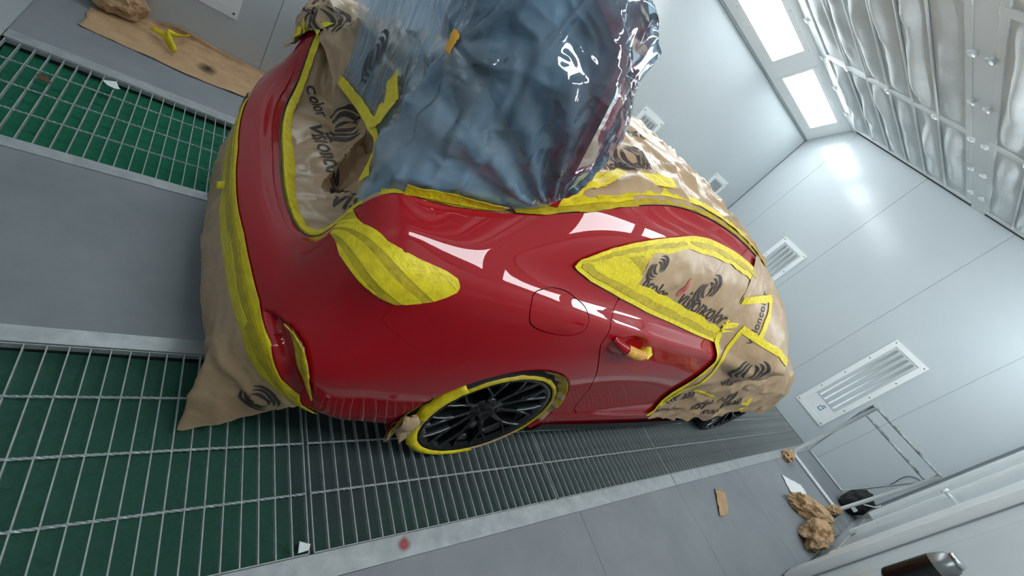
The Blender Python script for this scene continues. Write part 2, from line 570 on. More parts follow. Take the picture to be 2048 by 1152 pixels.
# ------------------------------------------------------------------ ceiling plenum with filter cloths
ceiling = structure('ceiling')
box('plenum_deck', (XR - 0.05, XE + 0.05, YR - 0.05, YL + 0.05, 3.10, 3.16), M_CEIL, ceiling)
CZF = 2.945
SEG = [-0.50, 1.22, 2.99, 4.65, 6.33]
BAYS = [(1.60, 3.13), (-0.07, 1.46)]
for a, b in ((1.46, 1.60), (3.13, 3.21), (-0.15, -0.07)):
    box('ceiling_beam', (XR, XE, a, b, CZF, CZF + 0.06), M_CEIL, ceiling, 0.004)
knob_src = None
for bi, (b0, b1) in enumerate(BAYS):
    for x in SEG:
        box('cross_rail', (x - 0.035, x + 0.035, b0, b1, CZF - 0.006, CZF + 0.05), M_CEIL, ceiling, 0.004)
    if bi == 0:
        pass
    for s, (x0, x1) in enumerate(zip(SEG[:-1], SEG[1:])):
        fr = 0.05
        for (ya, yb) in ((b0, b0 + fr), (b1 - fr, b1)):
            box('filter_frame', (x0 + 0.035, x1 - 0.035, ya, yb, CZF - 0.002, CZF + 0.04), M_CEIL, ceiling, 0.003)
        ys = np.linspace(b0 + fr, b1 - fr, 7)
        for k in range(1, 6):
            V, F = tubevf([(x0, ys[k], CZF), (x1, ys[k], CZF)], 0.009, 6)
            mesh('support_rod', V, F, M_WHITE, ceiling, True)
        for k in range(6):
            n, q = 26, 11
            ph = rng.uniform(0, 50)
            sag = rng.uniform(0.03, 0.075)
            P = np.zeros((n, q, 3))
            for i in range(n):
                for j in range(q):
                    u = i / (n - 1); v = j / (q - 1)
                    x = x0 + 0.03 + (x1 - x0 - 0.06) * u
                    yy = ys[k] + (ys[k + 1] - ys[k]) * v
                    c = v + 0.22 * noise.noise(Vector((x * 1.6 + ph, k * 3.1, 0)))
                    prof = max(0.0, math.sin(math.pi * min(max(c, 0), 1))) ** 1.5 * math.sin(math.pi * v) ** 0.5
                    endf = min(1, 6 * u, 6 * (1 - u)) ** 0.7
                    z = CZF + 0.012 - sag * prof * endf * (0.8 + 0.9 * noise.noise(Vector((x * 2.2 + ph, yy * 5, 2)))) \
                        + 0.012 * noise.noise(Vector((x * 6 + ph, yy * 14, 5))) * endf * math.sin(math.pi * v)
                    P[i, j] = (x, yy, z)
            V, F = gridvf(P)
            mesh('filter_cloth', V, [tuple(reversed(f)) for f in F], M_FILTER, ceiling, True)
    # clamp knobs along the frame edges
    def knob(x, y):
        global knob_src
        if knob_src is None:
            V, F = tubevf([(0, 0, 0.0), (0, 0, -0.014), (0, 0, -0.016), (0, 0, -0.024)], [0.016, 0.018, 0.034, 0.027], 14)
            knob_src = mesh('clamp_knob', V, F, M_WHITE, ceiling, True)
            knob_src.location = (x, y, CZF)
        else:
            inst('clamp_knob', knob_src, ceiling, (x, y, CZF))
    side = (b0 - 0.015, b1 + 0.02) if bi == 0 else (b0 - 0.02, b1 + 0.015)
    for yy in side:
        for x in np.arange(1.6, 6.3, 0.62):
            knob(x, yy)
    for x in SEG[1:-1]:
        for yy in np.linspace(b0 + 0.3, b1 - 0.3, 3):
            knob(x, yy)

# sloped lamp housings between wall and ceiling
LIGHTS = [(0.05, 1.31), (1.67, 2.93), (3.29, 4.555), (4.906, 6.17)]
for side in (1, -1):
    if side == 1: A, B = np.array([3.53, 2.572]), np.array([3.195, 2.95])
    else: A, B = np.array([-0.47, 2.572]), np.array([-0.135, 2.95])
    e = B - A
    nrm = np.array([-e[1], e[0]]) / np.linalg.norm(e)
    if nrm[1] > 0: nrm = -nrm          # pointing down into the room

    def sl(x, t, d=0.0):
        p = A + e * t + nrm * d
        return (x, p[0], p[1])

    def slab(name, x0, x1, t0, t1, d0, d1, mt, parent):
        V = [sl(x, t, d) for d in (d0, d1) for x, t in ((x0, t0), (x1, t0), (x1, t1), (x0, t1))]
        F = [(0, 3, 2, 1), (4, 5, 6, 7), (0, 1, 5, 4), (1, 2, 6, 5), (2, 3, 7, 6), (3, 0, 4, 7)]
        return mesh(name, V, F, mt, parent)
    xs = [XR]
    for a, b in LIGHTS: xs += [a, b]
    xs.append(XE)
    for k in range(0, len(xs), 2):
        slab('sloped_panel', xs[k], xs[k + 1], 0.0, 1.0, -0.03, 0.0, M_FRAME, ceiling)
    for k, (a, b) in enumerate(LIGHTS):
        slab('sloped_panel', a, b, 0.0, 0.225, -0.03, 0.0, M_FRAME, ceiling)
        slab('sloped_panel', a, b, 0.795, 1.0, -0.03, 0.0, M_FRAME, ceiling)
        L = empty('booth_light', sl((a + b) / 2, 0.5))
        wh = ['nearest the camera', 'second from the camera', 'second from the end wall', 'next to the end wall'][k]
        tag(L, ('bright lamp in the sloped far ceiling edge, ' if side == 1 else 'bright lamp in the sloped edge above the near wall, ') + wh,
            'ceiling light', 'lamps in the sloped ceiling edges')
        off = Vector(L.location)
        def loc(o):
            o.data.transform(Matrix.Translation(-off)); return o
        loc(slab('diffuser', a + 0.004, b - 0.004, 0.23, 0.79, -0.02, -0.012, M_LAMP, L))
        V, F = join([(lambda o: ([tuple(v.co) for v in o.data.vertices], [tuple(p.vertices) for p in o.data.polygons], bpy.data.objects.remove(o))[:2])(slab('tmp', *q, -0.003, 0.004, M_FRAME, None))
                     for q in ((a - 0.04, b + 0.04, 0.14, 0.232), (a - 0.04, b + 0.04, 0.788, 0.88), (a - 0.04, a + 0.006, 0.232, 0.788), (b - 0.006, b + 0.04, 0.232, 0.788))])
        fr_ = loc(mesh('frame', V, F, M_FRAME, L))
        for i in range(5):
            for t in (0.17, 0.85):
                c = sl(a - 0.02 + (b - a + 0.04) * i / 4, t, 0.004)
                s = box('screw', (c[0] - 0.004 - off.x, c[0] + 0.004 - off.x, c[1] - 0.004 - off.y, c[1] + 0.004 - off.y, c[2] - 0.002 - off.z, c[2] + 0.002 - off.z), M_SCREW, L)


# upright wall lamps (switched off): flange, recess, four tubes, plain foot plate with a sticker
def wall_lamp(axis, pos, c, label, z0=0.275, z1=1.532, wd=0.40, sign=-1):
    """axis 'x': on wall x=pos, centred at y=c; axis 'y': on wall y=pos centred at x=c; sign = direction into the room"""
    L = empty('wall_lamp', (pos, c, z0) if axis == 'x' else (c, pos, z0))
    tag(L, label, 'wall lamp', 'upright wall lamps')

    def b(name, u0, u1, za, zb, d0, d1, mt, par=L, bev=0):
        d0, d1 = sorted((sign * d0, sign * d1))
        o = box(name, (d0, d1, u0, u1, za, zb) if axis == 'x' else (u0, u1, d0, d1, za, zb), mt, par, bev)
        return o
    H = z1 - z0
    h = wd / 2
    fl = 0.058
    parts = []
    for (u0, u1, za, zb) in ((-h, -h + fl, 0, H), (h - fl, h, 0, H), (-h + fl, h - fl, H - fl, H), (-h + fl, h - fl, 0, fl)):
        d0, d1 = sorted((sign * 0.0, sign * 0.012))
        parts.append(boxvf(d0, d1, u0, u1, za, zb) if axis == 'x' else boxvf(u0, u1, d0, d1, za, zb))
    V, F = join(parts)
    mesh('frame', V, F, M_FRAME, L)
    b('reflector', -h + fl, h - fl, fl + 0.17, H - fl, 0.0008, 0.0025, M_REFLECTOR)
    fp = b('foot_plate', -h + fl, h - fl, fl, fl + 0.17, 0.001, 0.007, M_FRAME)
    st = b('sticker', -0.055, -0.005, fl + 0.06, fl + 0.115, 0.0072, 0.008, mat('sticker_blue', srgb(70, 130, 165), 0.5), fp)
    b('sticker', -0.047, -0.013, fl + 0.072, fl + 0.104, 0.008, 0.0086, mat('sticker_white', srgb(235, 238, 240), 0.5), fp)
    for k in range(2):
        b('small_print', -0.055 + 0.02 * k, -0.043 + 0.02 * k, fl + 0.125, fl + 0.14, 0.0072, 0.008, M_SCREW, fp)
    for k in range(4):
        u = -h + fl + 0.045 + k * (wd - 2 * fl - 0.09) / 3
        za, zb = fl + 0.19, H - fl - 0.02
        P = [(sign * 0.013, u, za), (sign * 0.013, u, zb)] if axis == 'x' else [(u, sign * 0.013, za), (u, sign * 0.013, zb)]
        V, F = tubevf(P, 0.0125, 8)
        mesh('tube', V, F, M_TUBE, L, True)
    for u in (-h + 0.025, h - 0.025):
        for k in range(5):
            z = 0.03 + (H - 0.06) * k / 4
            b('screw', u - 0.006, u + 0.006, z - 0.006, z + 0.006, 0.012, 0.015, M_SCREW)
    return L


wall_lamp('x', XE, 0.65, 'long white upright wall lamp on the end wall above the front wheel')
wall_lamp('x', XE, 2.41, 'white upright wall lamp on the end wall half hidden behind the car roof')
wall_lamp('y', YL, 5.72, 'white upright wall lamp on the far side wall close to the end wall corner')
wall_lamp('y', YL, 3.82, 'white upright wall lamp on the far side wall peeping out beside the blue film')
wall_lamp('y', YL, 0.0, 'white upright wall lamp at the top left edge above the brown paper strip')
# ------------------------------------------------------------------ the car: body surface
YC = 1.53
# control rows bottom -> top (x, half width, z) for columns from the rear centre round the corner to the nose
CT = [
 [(.30,0,.20),(.212,0,.31),(.192,0,.42),(.188,0,.505),(0.193,0,0.565),(0.213,0,0.589),(0.245,0,0.612),(0.267,0,0.616),(0.284,0,0.618),(0.298,0,0.62),(0.312,0,0.622)],
 [(.32,.41,.21),(.232,.41,.315),(.215,.41,.425),(.212,.41,.508),(0.219,0.41,0.57),(0.24,0.41,0.599),(0.273,0.41,0.626),(0.296,0.41,0.631),(0.313,0.41,0.634),(0.329,0.41,0.637),(0.345,0.41,0.64)],
 [(.365,.60,.23),(.285,.62,.32),(.258,.635,.42),(.252,.64,.50),(.262,.632,.575),(.285,.612,.625),(.310,.592,.66),(.328,.575,.685),(.345,.560,.702),(.360,.548,.718),(.374,.536,.733)],
 [(.43,.76,.25),(.36,.777,.335),(.318,.785,.44),(.306,.778,.515),(.312,.745,.59),(.328,.718,.66),(.343,.697,.725),(.354,.678,.785),(.362,.665,.83),(.374,.642,.87),(.385,.622,.905)],
 [(.53,.85,.28),(.46,.864,.35),(.395,.862,.46),(.38,.852,.53),(.385,.815,.61),(.395,.788,.69),(0.404,0.782,0.772),(0.412,0.78,0.845),(0.42,0.748,0.903),(0.426,0.705,0.953),(0.424,0.65,0.995)],
 [(.66,.885,.29),(.63,.902,.37),(.60,.911,.50),(.60,.911,.585),(.60,.902,.67),(.60,.887,.75),(.60,.869,.835),(0.6,0.842,0.91),(0.6,0.802,0.955),(0.6,0.742,1.003),(.60,.675,1.042)],
 [(.86,.90,.28),(.85,.914,.36),(.85,.924,.47),(.85,.927,.57),(.85,.924,.67),(.85,.914,.76),(.85,.899,.853),(.85,.876,.932),(0.85,0.832,0.98),(0.86,0.76,1.047),(.87,.685,1.125)],
 [(1.13,.89,.22),(1.13,.91,.32),(1.13,.926,.44),(1.13,.931,.56),(1.13,.930,.68),(1.13,.919,.77),(1.13,.905,.862),(1.13,0.885,0.942),(1.13,0.84,0.985),(1.14,.752,1.155),(1.15,.668,1.287)],
 [(1.45,.885,.20),(1.45,.900,.29),(1.45,.905,.38),(1.45,.904,.50),(1.45,.907,.63),(1.45,.905,.75),(1.45,.894,.862),(1.45,0.876,0.935),(1.45,0.826,0.975),(1.44,.722,1.21),(1.43,.590,1.355)],
 [(1.85,.880,.20),(1.85,.890,.28),(1.85,.880,.36),(1.85,.877,.48),(1.85,.884,.62),(1.85,.889,.75),(1.85,.879,.845),(1.85,0.863,0.905),(1.85,0.813,0.945),(1.85,.712,1.21),(1.84,.578,1.394)],
 [(2.35,.880,.20),(2.35,.890,.28),(2.35,.874,.36),(2.35,.868,.48),(2.35,.876,.62),(2.35,.881,.74),(2.35,.873,.83),(2.35,0.858,0.885),(2.35,0.808,0.925),(2.35,.712,1.19),(2.35,.580,1.368)],
 [(2.90,.878,.20),(2.90,.888,.28),(2.90,.876,.36),(2.90,.872,.48),(2.90,.878,.60),(2.90,.880,.71),(2.90,.870,.81),(2.90,.848,.870),(2.90,.808,.915),(2.90,.722,1.10),(2.90,.605,1.262)],
 [(3.35,.875,.20),(3.35,.888,.28),(3.35,.888,.37),(3.35,.888,.48),(3.35,.888,.59),(3.35,.884,.69),(3.35,.870,.78),(3.35,.840,.85),(3.35,.800,.905),(3.35,.74,.965),(3.33,.65,1.02)],
 [(3.86,.88,.22),(3.86,.90,.31),(3.86,.912,.41),(3.86,.915,.51),(3.86,.910,.61),(3.86,.895,.70),(3.86,.868,.77),(3.86,.828,.83),(3.86,.77,.87),(3.86,.70,.90),(3.86,.60,.93)],
 [(4.30,.82,.20),(4.32,.84,.28),(4.33,.845,.36),(4.33,.845,.45),(4.33,.838,.54),(4.32,.82,.62),(4.30,.79,.69),(4.28,.75,.74),(4.26,.70,.78),(4.24,.63,.81),(4.22,.55,.84)],
 [(4.52,.52,.18),(4.56,.53,.26),(4.575,.53,.34),(4.58,.53,.43),(4.575,.53,.52),(4.56,.52,.60),(4.53,.50,.67),(4.50,.48,.71),(4.46,.45,.74),(4.42,.42,.77),(4.38,.38,.80)],
 [(4.58,0,.18),(4.62,0,.26),(4.64,0,.34),(4.65,0,.43),(4.645,0,.52),(4.63,0,.60),(4.60,0,.67),(4.56,0,.71),(4.52,0,.745),(4.47,0,.78),(4.42,0,.81)],
]
CT = np.array(CT)                       # (17, 11, 3) as x, w, z
NCOL, NROW = CT.shape[:2]
_kn = np.r_[0, np.cumsum(np.linalg.norm(np.diff(CT, axis=0), axis=2).mean(1))]
NU, NV = 420, 120
_us = np.linspace(0, NCOL - 1, NU)                       # surface coordinate u in columns
_ut = np.interp(_us, np.arange(NCOL), _kn)
_CE = np.concatenate([CT[1:2] * [1, -1, 1], CT, CT[-2:-1] * [1, -1, 1]])  # mirrored ends keep the centre line smooth
_kE = np.r_[-_kn[1], _kn, 2 * _kn[-1] - _kn[-2]]
_A = natural(_kE, _CE, _ut)                               # (NU, 11, 3)
_vs = np.linspace(0, NROW - 1, NV)
_vk = np.r_[0, np.cumsum(np.linalg.norm(np.diff(CT[4:13], axis=1), axis=2).mean(0))]
_vt = np.interp(_vs, np.arange(NROW), _vk)
BODY = np.swapaxes(natural(_vk, np.swapaxes(_A, 0, 1), _vt), 0, 1)   # (NU, NV, 3)
BODY = np.stack([BODY[..., 0], YC - BODY[..., 1], BODY[..., 2]], -1)
BU, BV = np.meshgrid(_us, _vs, indexing='ij')
# fair the flank lengthwise so that reflections run clean along the shoulder
_k = np.exp(-0.5 * (np.arange(-48, 49) / 17.0) ** 2); _k /= _k.sum()
_pad = np.concatenate([np.repeat(BODY[:1], 48, 0), BODY, np.repeat(BODY[-1:], 48, 0)])
_sm = sum(_k[i] * _pad[i:i + NU] for i in range(97))
_w = np.clip((BU - 4.2) / 1.0, 0, 1) * np.clip((11.6 - BU) / 0.8, 0, 1)
_w = (_w * _w * (3 - 2 * _w))[..., None]
BODY = BODY * (1 - _w) + _sm * _w


def body_point(u, v):
    """body surface point and outward normal at surface coordinates (u, v)"""
    a = u / (NCOL - 1) * (NU - 1); b = v / (NROW - 1) * (NV - 1)
    i = int(min(max(a, 0), NU - 2)); j = int(min(max(b, 0), NV - 2))
    s, t = a - i, b - j
    p = (BODY[i, j] * (1 - s) * (1 - t) + BODY[i + 1, j] * s * (1 - t) + BODY[i, j + 1] * (1 - s) * t + BODY[i + 1, j + 1] * s * t)
    du = BODY[i + 1, j] - BODY[i, j]; dv = BODY[i, j + 1] - BODY[i, j]
    n = np.cross(du, dv); n /= np.linalg.norm(n) + 1e-12
    return p, n


_N = np.cross(np.gradient(BODY, axis=0), np.gradient(BODY, axis=1))
BN = _N / (np.linalg.norm(_N, axis=2, keepdims=True) + 1e-12)      # outward normals
# metric surface coordinates for trimming: s along the car, t up the side
BS = np.interp(BU, np.arange(NCOL), _kn)
BT = np.interp(BV, np.arange(NROW), _vk)


def st(poly):
    P = np.array(poly, float)
    S_ = np.interp(P[:, 0], np.arange(NCOL), _kn) + np.minimum(P[:, 0], 0) * 0.4
    T_ = np.interp(P[:, 1], np.arange(NROW), _vk) + np.minimum(P[:, 1], 0) * 0.1 + np.maximum(P[:, 1] - (NROW - 1), 0) * 0.1
    return np.stack([S_, T_], 1)


def sdf(poly):
    return poly_sdf(np.stack([BS.ravel(), BT.ravel()], 1), st(poly)).reshape(BS.shape)


def rounded(poly, n=6, r=0.35):
    """chaikin corner cutting"""
    P = [np.array(p, float) for p in poly]
    for _ in range(n):
        Q = []
        for i in range(len(P)):
            a, b = P[i], P[(i + 1) % len(P)]
            Q += [a * 0.75 + b * 0.25, a * 0.25 + b * 0.75]
        P = Q
    return [tuple(p) for p in P]


TAIL = [(2.80, 8.75), (2.87, 9.5), (3.05, 9.80), (3.54, 8.67), (4.12, 8.14), (4.53, 7.89), (4.89, 7.63), (5.036, 7.43), (5.082, 7.18), (5.079, 6.99),
        (4.85, 6.44), (4.68, 6.24), (4.534, 6.05), (4.361, 6.2), (3.825, 6.89), (3.406, 7.26), (2.843, 8.17)]
FUEL = rounded([(6.06, 8.1), (6.80, 8.1), (7.03, 7.2), (7.02, 6.1), (6.22, 6.15), (6.04, 6.9)], 3)
DOOR = [(7.50, 8.25), (7.415, 7.28), (7.505, 5.93), (7.886, 4.7), (8.237, 3.5), (8.47, 2.1), (8.62, 1.75), (10.9, 1.75), (10.95, 4.0), (10.9, 8.3)]
BUMPER = [(-0.5, -1), (-0.5, 11), (2.84, 11), (2.84, 8.2), (3.4, 7.25), (3.83, 6.89), (4.36, 6.2), (4.50, 6.02), (4.512, 5.26), (4.735, 4.89), (5.01, 4.46), (5.17, 4.13), (5.7, 2.2), (5.9, -1)]
WIN = [(6.52, 8.66), (6.56, 8.80), (6.78, 8.97), (6.96, 9.08), (7.24, 9.18), (7.54, 9.265), (7.92, 9.37), (8.27, 9.50), (8.63, 9.585), (8.97, 9.617), (9.31, 9.654),
       (9.77, 9.68), (10.22, 9.71), (10.56, 9.73), (11.0, 9.85), (11.5, 9.9), (11.6, 8.4), (11.0, 8.05), (9.95, 8.02), (9.37, 8.06), (8.72, 8.12), (8.11, 8.157), (7.484, 8.258), (7.05, 8.367), (6.845, 8.428), (6.59, 8.585)]
POCKET = [(2.40, 3.72), (2.72, 4.0), (3.19, 4.05), (3.60, 3.93), (3.90, 3.65), (4.10, 2.9), (4.19, 1.75), (4.12, 1.05), (3.63, 1.0), (3.5, 1.9), (3.06, 3.0), (2.6, 3.5)]
SLOT = [(3.222, 3.96), (3.40, 3.95), (3.562, 3.884), (3.74, 3.78), (3.893, 3.632), (4.03, 3.3), (4.098, 2.875), (4.15, 2.2), (4.161, 1.733), (4.117, 1.76), (4.06, 2.2), (3.998, 2.46), (3.80, 3.05), (3.637, 3.436)]
sd_pocket = sdf(POCKET)
q = np.clip(sd_pocket / 0.03, 0, 1)
BODY = BODY - BN * (0.032 * q * q * (3 - 2 * q))[..., None]            # air outlet pocket in the bumper corner
HX, HZ = 1.50, 0.868                                                  # dish behind the door handle
dd = ((BODY[..., 0] - HX) / 0.085) ** 2 + ((BODY[..., 2] - HZ - 0.01) / 0.036) ** 2
BODY = BODY - BN * (0.022 * np.exp(-dd ** 2))[..., None]
q = np.clip((BV - 8.1) / 0.3, 0, 1)
BODY[..., 2] -= 0.007 * q * q * (3 - 2 * q) * np.clip((2.9 - BU) / 0.4, 0, 1)       # step before the boot seal
XZ = BODY.reshape(-1, 3)[:, [0, 2]]
REAR_W, FRONT_W = (1.150, 0.330), (3.855, 0.330)
arch_r = (np.hypot(XZ[:, 0] - 1.122, XZ[:, 1] - 0.322) - 0.382).reshape(BS.shape)
arch_f = (np.hypot(XZ[:, 0] - 3.855, XZ[:, 1] - 0.33) - 0.372).reshape(BS.shape)
ARCHES = np.minimum(arch_r, arch_f)
GV, GF = gridvf(BODY)
sd_tail, sd_fuel, sd_door, sd_bump, sd_win = sdf(TAIL), sdf(FUEL), sdf(DOOR), sdf(BUMPER), sdf(WIN)
SILL_T = float(np.interp(1.75, np.arange(NROW), _vk))


def panel(g, off=0.0, thick=0.006, keep_sheet=False):
    g = np.asarray(g).ravel()
    V = (BODY + BN * off).reshape(-1, 3)
    v, f = clip(V, GF, g)
    return (v, f) if keep_sheet else skin(v, f, thick)


def mirror(vf):
    v, f = vf
    return [(p[0], 2 * YC - p[1], p[2]) for p in v], [tuple(reversed(q)) for q in f]


def islands(V, F):
    """split a mesh into its connected pieces"""
    par = list(range(len(V)))
    def find(i):
        while par[i] != i:
            par[i] = par[par[i]]; i = par[i]
        return i
    for f in F:
        r0 = find(f[0])
        for i in f[1:]:
            par[find(i)] = r0
    out = {}
    for f in F: out.setdefault(find(f[0]), []).append(f)
    res = []
    for fs in out.values():
        mp = {}
        nf = [tuple(mp.setdefault(i, len(mp)) for i in f) for f in fs]
        res.append(([V[i] for i in mp], nf))
    return sorted(res, key=lambda r: -len(r[1]))


def wmesh(name, V, F, mt, parent, smooth=True, angle=None):
    """mesh given in world coordinates, parented without moving it"""
    if name in ('tape_strip', 'paper_strip'):
        isl = islands(V, F)
        for v2, f2 in isl[1:]:
            if len(f2) >= 12: _wmesh(name, v2, f2, mt, parent, smooth, angle)
        V, F = isl[0]
    return _wmesh(name, V, F, mt, parent, smooth, angle)


def _wmesh(name, V, F, mt, parent, smooth=True, angle=None):
    o = mesh(name, V, F, mt, parent, smooth)
    if parent is not None and parent.type == 'EMPTY':
        o.matrix_parent_inverse = Matrix.Translation(-Vector(parent.location))
    if smooth and angle:
        me = o.data
        bm = bmesh.new(); bm.from_mesh(me)
        for e in bm.edges:
            e.smooth = len(e.link_faces) == 2 and e.calc_face_angle(0) < angle
        bm.to_mesh(me); bm.free()
    return o


car = empty('car', (2.4, YC, 0))
tag(car, 'glossy red coupe with masked windows and raised boot lid in the spray booth', 'car')
A40 = math.radians(40)
gap = 0.0024
hair = 0.0003
# rear bumper: right half + mirrored left half as one panel
gb = np.minimum(np.minimum(sd_bump - hair, -sd_tail - 0.002), ARCHES)
vf = panel(gb, keep_sheet=True)
vl = mirror(vf)
V, F = join([vf, vl])
bm = bmesh.new()
vs = [bm.verts.new(v) for v in V]
for f in F:
    try: bm.faces.new([vs[i] for i in f])
    except ValueError: pass
bmesh.ops.remove_doubles(bm, verts=[v for v in bm.verts if abs(v.co.y - YC) < 1e-4], dist=1e-4)
bm.verts.index_update()
V = [tuple(v.co) for v in bm.verts]; F = [tuple(v.index for v in f.verts) for f in bm.faces]
bm.free()
bumper = wmesh('rear_bumper', *skin(V, F, 0.006), M_RED, car, True, A40)
# quarter panels and outer sides
FWD = float(np.interp(10.2, np.arange(NCOL), _kn))
gq = np.minimum.reduce([-sd_bump - hair, -sd_tail - 0.002, -sd_fuel - 0.0018, -sd_door - gap, -sd_win, ARCHES, BT - SILL_T - 0.0 * BS + np.where(BS < 1.9, 1.0, 0) - gap])
quarter = wmesh('quarter_panel', *panel(gq), M_RED, car, True, A40)
gql = np.minimum.reduce([-sd_bump - gap, -sd_win, ARCHES])
wmesh('far_side_panel', *skin(*mirror(panel(gql, keep_sheet=True)), 0.006), M_RED, car, True, A40)
door = wmesh('door', *panel(np.minimum.reduce([sd_door - gap, -sd_win])), M_RED, car, True, A40)
wmesh('fuel_flap', *panel(sd_fuel - 0.0018), M_RED, quarter, True, A40)
# sill below the door, black extension underneath
gs = np.minimum.reduce([SILL_T - gap - BT, ARCHES, BS - 1.9])
wmesh('sill', *panel(gs), M_RED, car, True, A40)
xs = np.linspace(1.55, 3.42, 60)
prof = [(0.62, 0.25), (0.625, 0.20), (0.64, 0.155), (0.70, 0.14), (0.80, 0.15)]
P = np.array([[(x, y + 0.012 + 0.03 * max(0, (x - 3.1) / 0.3) ** 2, z - 0.02 * math.sin(math.pi * (x - 1.55) / 1.87)) for y, z in prof] for x in xs])
wmesh('sill_extension', *gridvf(P), M_BLACK, car)
# black inner shell seen through the panel gaps, arches and underneath
sh = np.minimum.reduce([ARCHES - 0.006, BT - 0.02])
wmesh('inner_shell', *panel(sh, -0.012, keep_sheet=True), M_BLACK, car)
wmesh('inner_shell', *mirror(panel(sh, -0.012, keep_sheet=True)), M_BLACK, car)
V, F = boxvf(0.45, 4.5, 0.78, 2.28, 0.16, 0.30)
wmesh('underbody', V, F, M_BLACK, car, False)
# rolled arch lips and black wheel wells
for (cx, cz, r) in ((1.122, 0.322, 0.382), (3.855, 0.33, 0.372)):
    for sgn in (1, -1):
        rows = []
        for k in range(61):
            a = math.radians(-15 + 210 * k / 60)
            px_, pz_ = cx + r * math.cos(a), cz + r * math.sin(a)
            ring = []
            for dr, dy in ((-0.012, 0.04), (0.02, 0.12), (0.02, 0.33)):
                ring.append((cx + (r + dr) * math.cos(a), YC - sgn * (0.905 - dy), cz + (r + dr) * math.sin(a)))
            rows.append(ring)
        wmesh('wheel_well', *gridvf(np.array(rows)), M_BLACK, car)
        rows = []
        for k in range(61):
            a = math.radians(-15 + 210 * k / 60)
            yb = np.interp(cx + r * math.cos(a), [0.72, 0.95, 1.25, 1.55, 3.4, 3.85, 4.3], [0.910, 0.926, 0.926, 0.896, 0.885, 0.908, 0.845])
            rows.append([(cx + (r + dr) * math.cos(a), YC - sgn * (yb - dy), cz + (r + dr) * math.sin(a)) for dr, dy in ((0.001, 0.0), (-0.008, 0.006), (-0.012, 0.02), (-0.012, 0.06))])
        wmesh('arch_lip', *gridvf(np.array(rows)), M_RED, car)


# ------------------------------------------------------------------ wheels
def make_wheel(cx, ysign, cz, label=None, detail=True):
    """ysign +1: right side of the car (faces -y)"""
    W = empty('wheel_tmp')
    parts = []
    yo = YC - ysign * 0.902                     # outer face plane of the rim

    def lathe(profile, seg=72):
        return gridvf(np.array([[(cx + r * math.cos(2 * math.pi * k / seg), yo + ysign * d, cz + r * math.sin(2 * math.pi * k / seg)) for r, d in profile] for k in range(seg)]), closed_u=True)
    bpy.data.objects.remove(W)
    wh = wmesh('wheel', *lathe([(0.245, 0.02), (0.262, 0.004), (0.272, 0.0), (0.278, 0.006), (0.276, 0.02), (0.255, 0.03), (0.245, 0.06), (0.235, 0.20), (0.0, 0.21)]), M_RIM, car)
    wmesh('tyre', *lathe([(0.275, 0.012), (0.287, 0.004), (0.302, 0.006), (0.318, 0.02), (0.328, 0.04), (0.330, 0.08), (0.330, 0.20), (0.318, 0.25), (0.27, 0.26)]), M_TYRE, wh)
    wmesh('hub', *lathe([(0.0, 0.030), (0.028, 0.028), (0.034, 0.018), (0.036, 0.026), (0.075, 0.030), (0.085, 0.045), (0.07, 0.08), (0.0, 0.09)], 40), M_RIM, wh)
    wmesh('brake_disc', *lathe([(0.06, 0.12), (0.185, 0.118), (0.185, 0.14), (0.06, 0.14)], 48), mat('brake_disc', srgb(40, 41, 43), 0.4, 0.7), wh)
    if not detail:
        return wh
    # Y spokes
    def P3(r, a, d):
        return np.array([cx + r * math.cos(a), yo + ysign * d, cz + r * math.sin(a)])

    def bar(stations):
        """stations: (r, angle, half width, depth of crest)"""
        rings = []
        for r, a, hw, d in stations:
            c = P3(r, a, d)
            tx = np.array([-math.sin(a), 0, math.cos(a)])
            yv = np.array([0, ysign, 0])
            rings.append([c + tx * hw + yv * 0.035, c + tx * hw + yv * 0.004, c + tx * hw * 0.6, c - tx * hw * 0.6, c - tx * hw + yv * 0.004, c - tx * hw + yv * 0.035])
        return gridvf(np.array(rings))
    n = 10
    for k in range(n):
        a = 2 * math.pi * k / n + 0.16
        sp_ = []
        sp_.append(bar([(0.070, a, 0.011, 0.030), (0.11, a, 0.0095, 0.022), (0.165, a, 0.009, 0.014)]))
        for s in (-1, 1):
            sp_.append(bar([(0.150, a, 0.008, 0.015), (0.19, a + s * 0.06, 0.0065, 0.010), (0.225, a + s * 0.115, 0.006, 0.007), (0.258, a + s * 0.155, 0.006, 0.006)]))
        V, F = join(sp_)
        wmesh('spoke', V, F, M_RIM, wh, True, A40)
    for k in range(5):
        a = 2 * math.pi * k / 5 + 0.3
        c = P3(0.056, a, 0.024)
        V, F = tubevf([c, c + np.array([0, ysign * 0.02, 0])], 0.010, 8)
        wmesh('wheel_bolt', V, F, M_BLACK, wh, False)
    return wh


wr = make_wheel(REAR_W[0], 1, REAR_W[1])
wf = make_wheel(FRONT_W[0], 1, FRONT_W[1])
make_wheel(REAR_W[0], -1, REAR_W[1], detail=False)
make_wheel(FRONT_W[0], -1, FRONT_W[1], detail=False)
wr['label'] = 'black Y-spoke rear wheel rimmed with yellow tape'

# ------------------------------------------------------------------ tail lamps, reflector, handle
lamp_red = mat('tail_lamp_red', srgb(90, 8, 12), 0.15, coat=1)
wmesh('tail_lamp', *panel(sd_tail - 0.001, -0.002), lamp_red, car)
wmesh('tail_lamp', *skin(*mirror(panel(sd_tail - 0.001, -0.002, keep_sheet=True)), 0.006), lamp_red, car)
wmesh('reflector', *panel(sdf(SLOT), 0.010, 0.004), lamp_red, bumper)


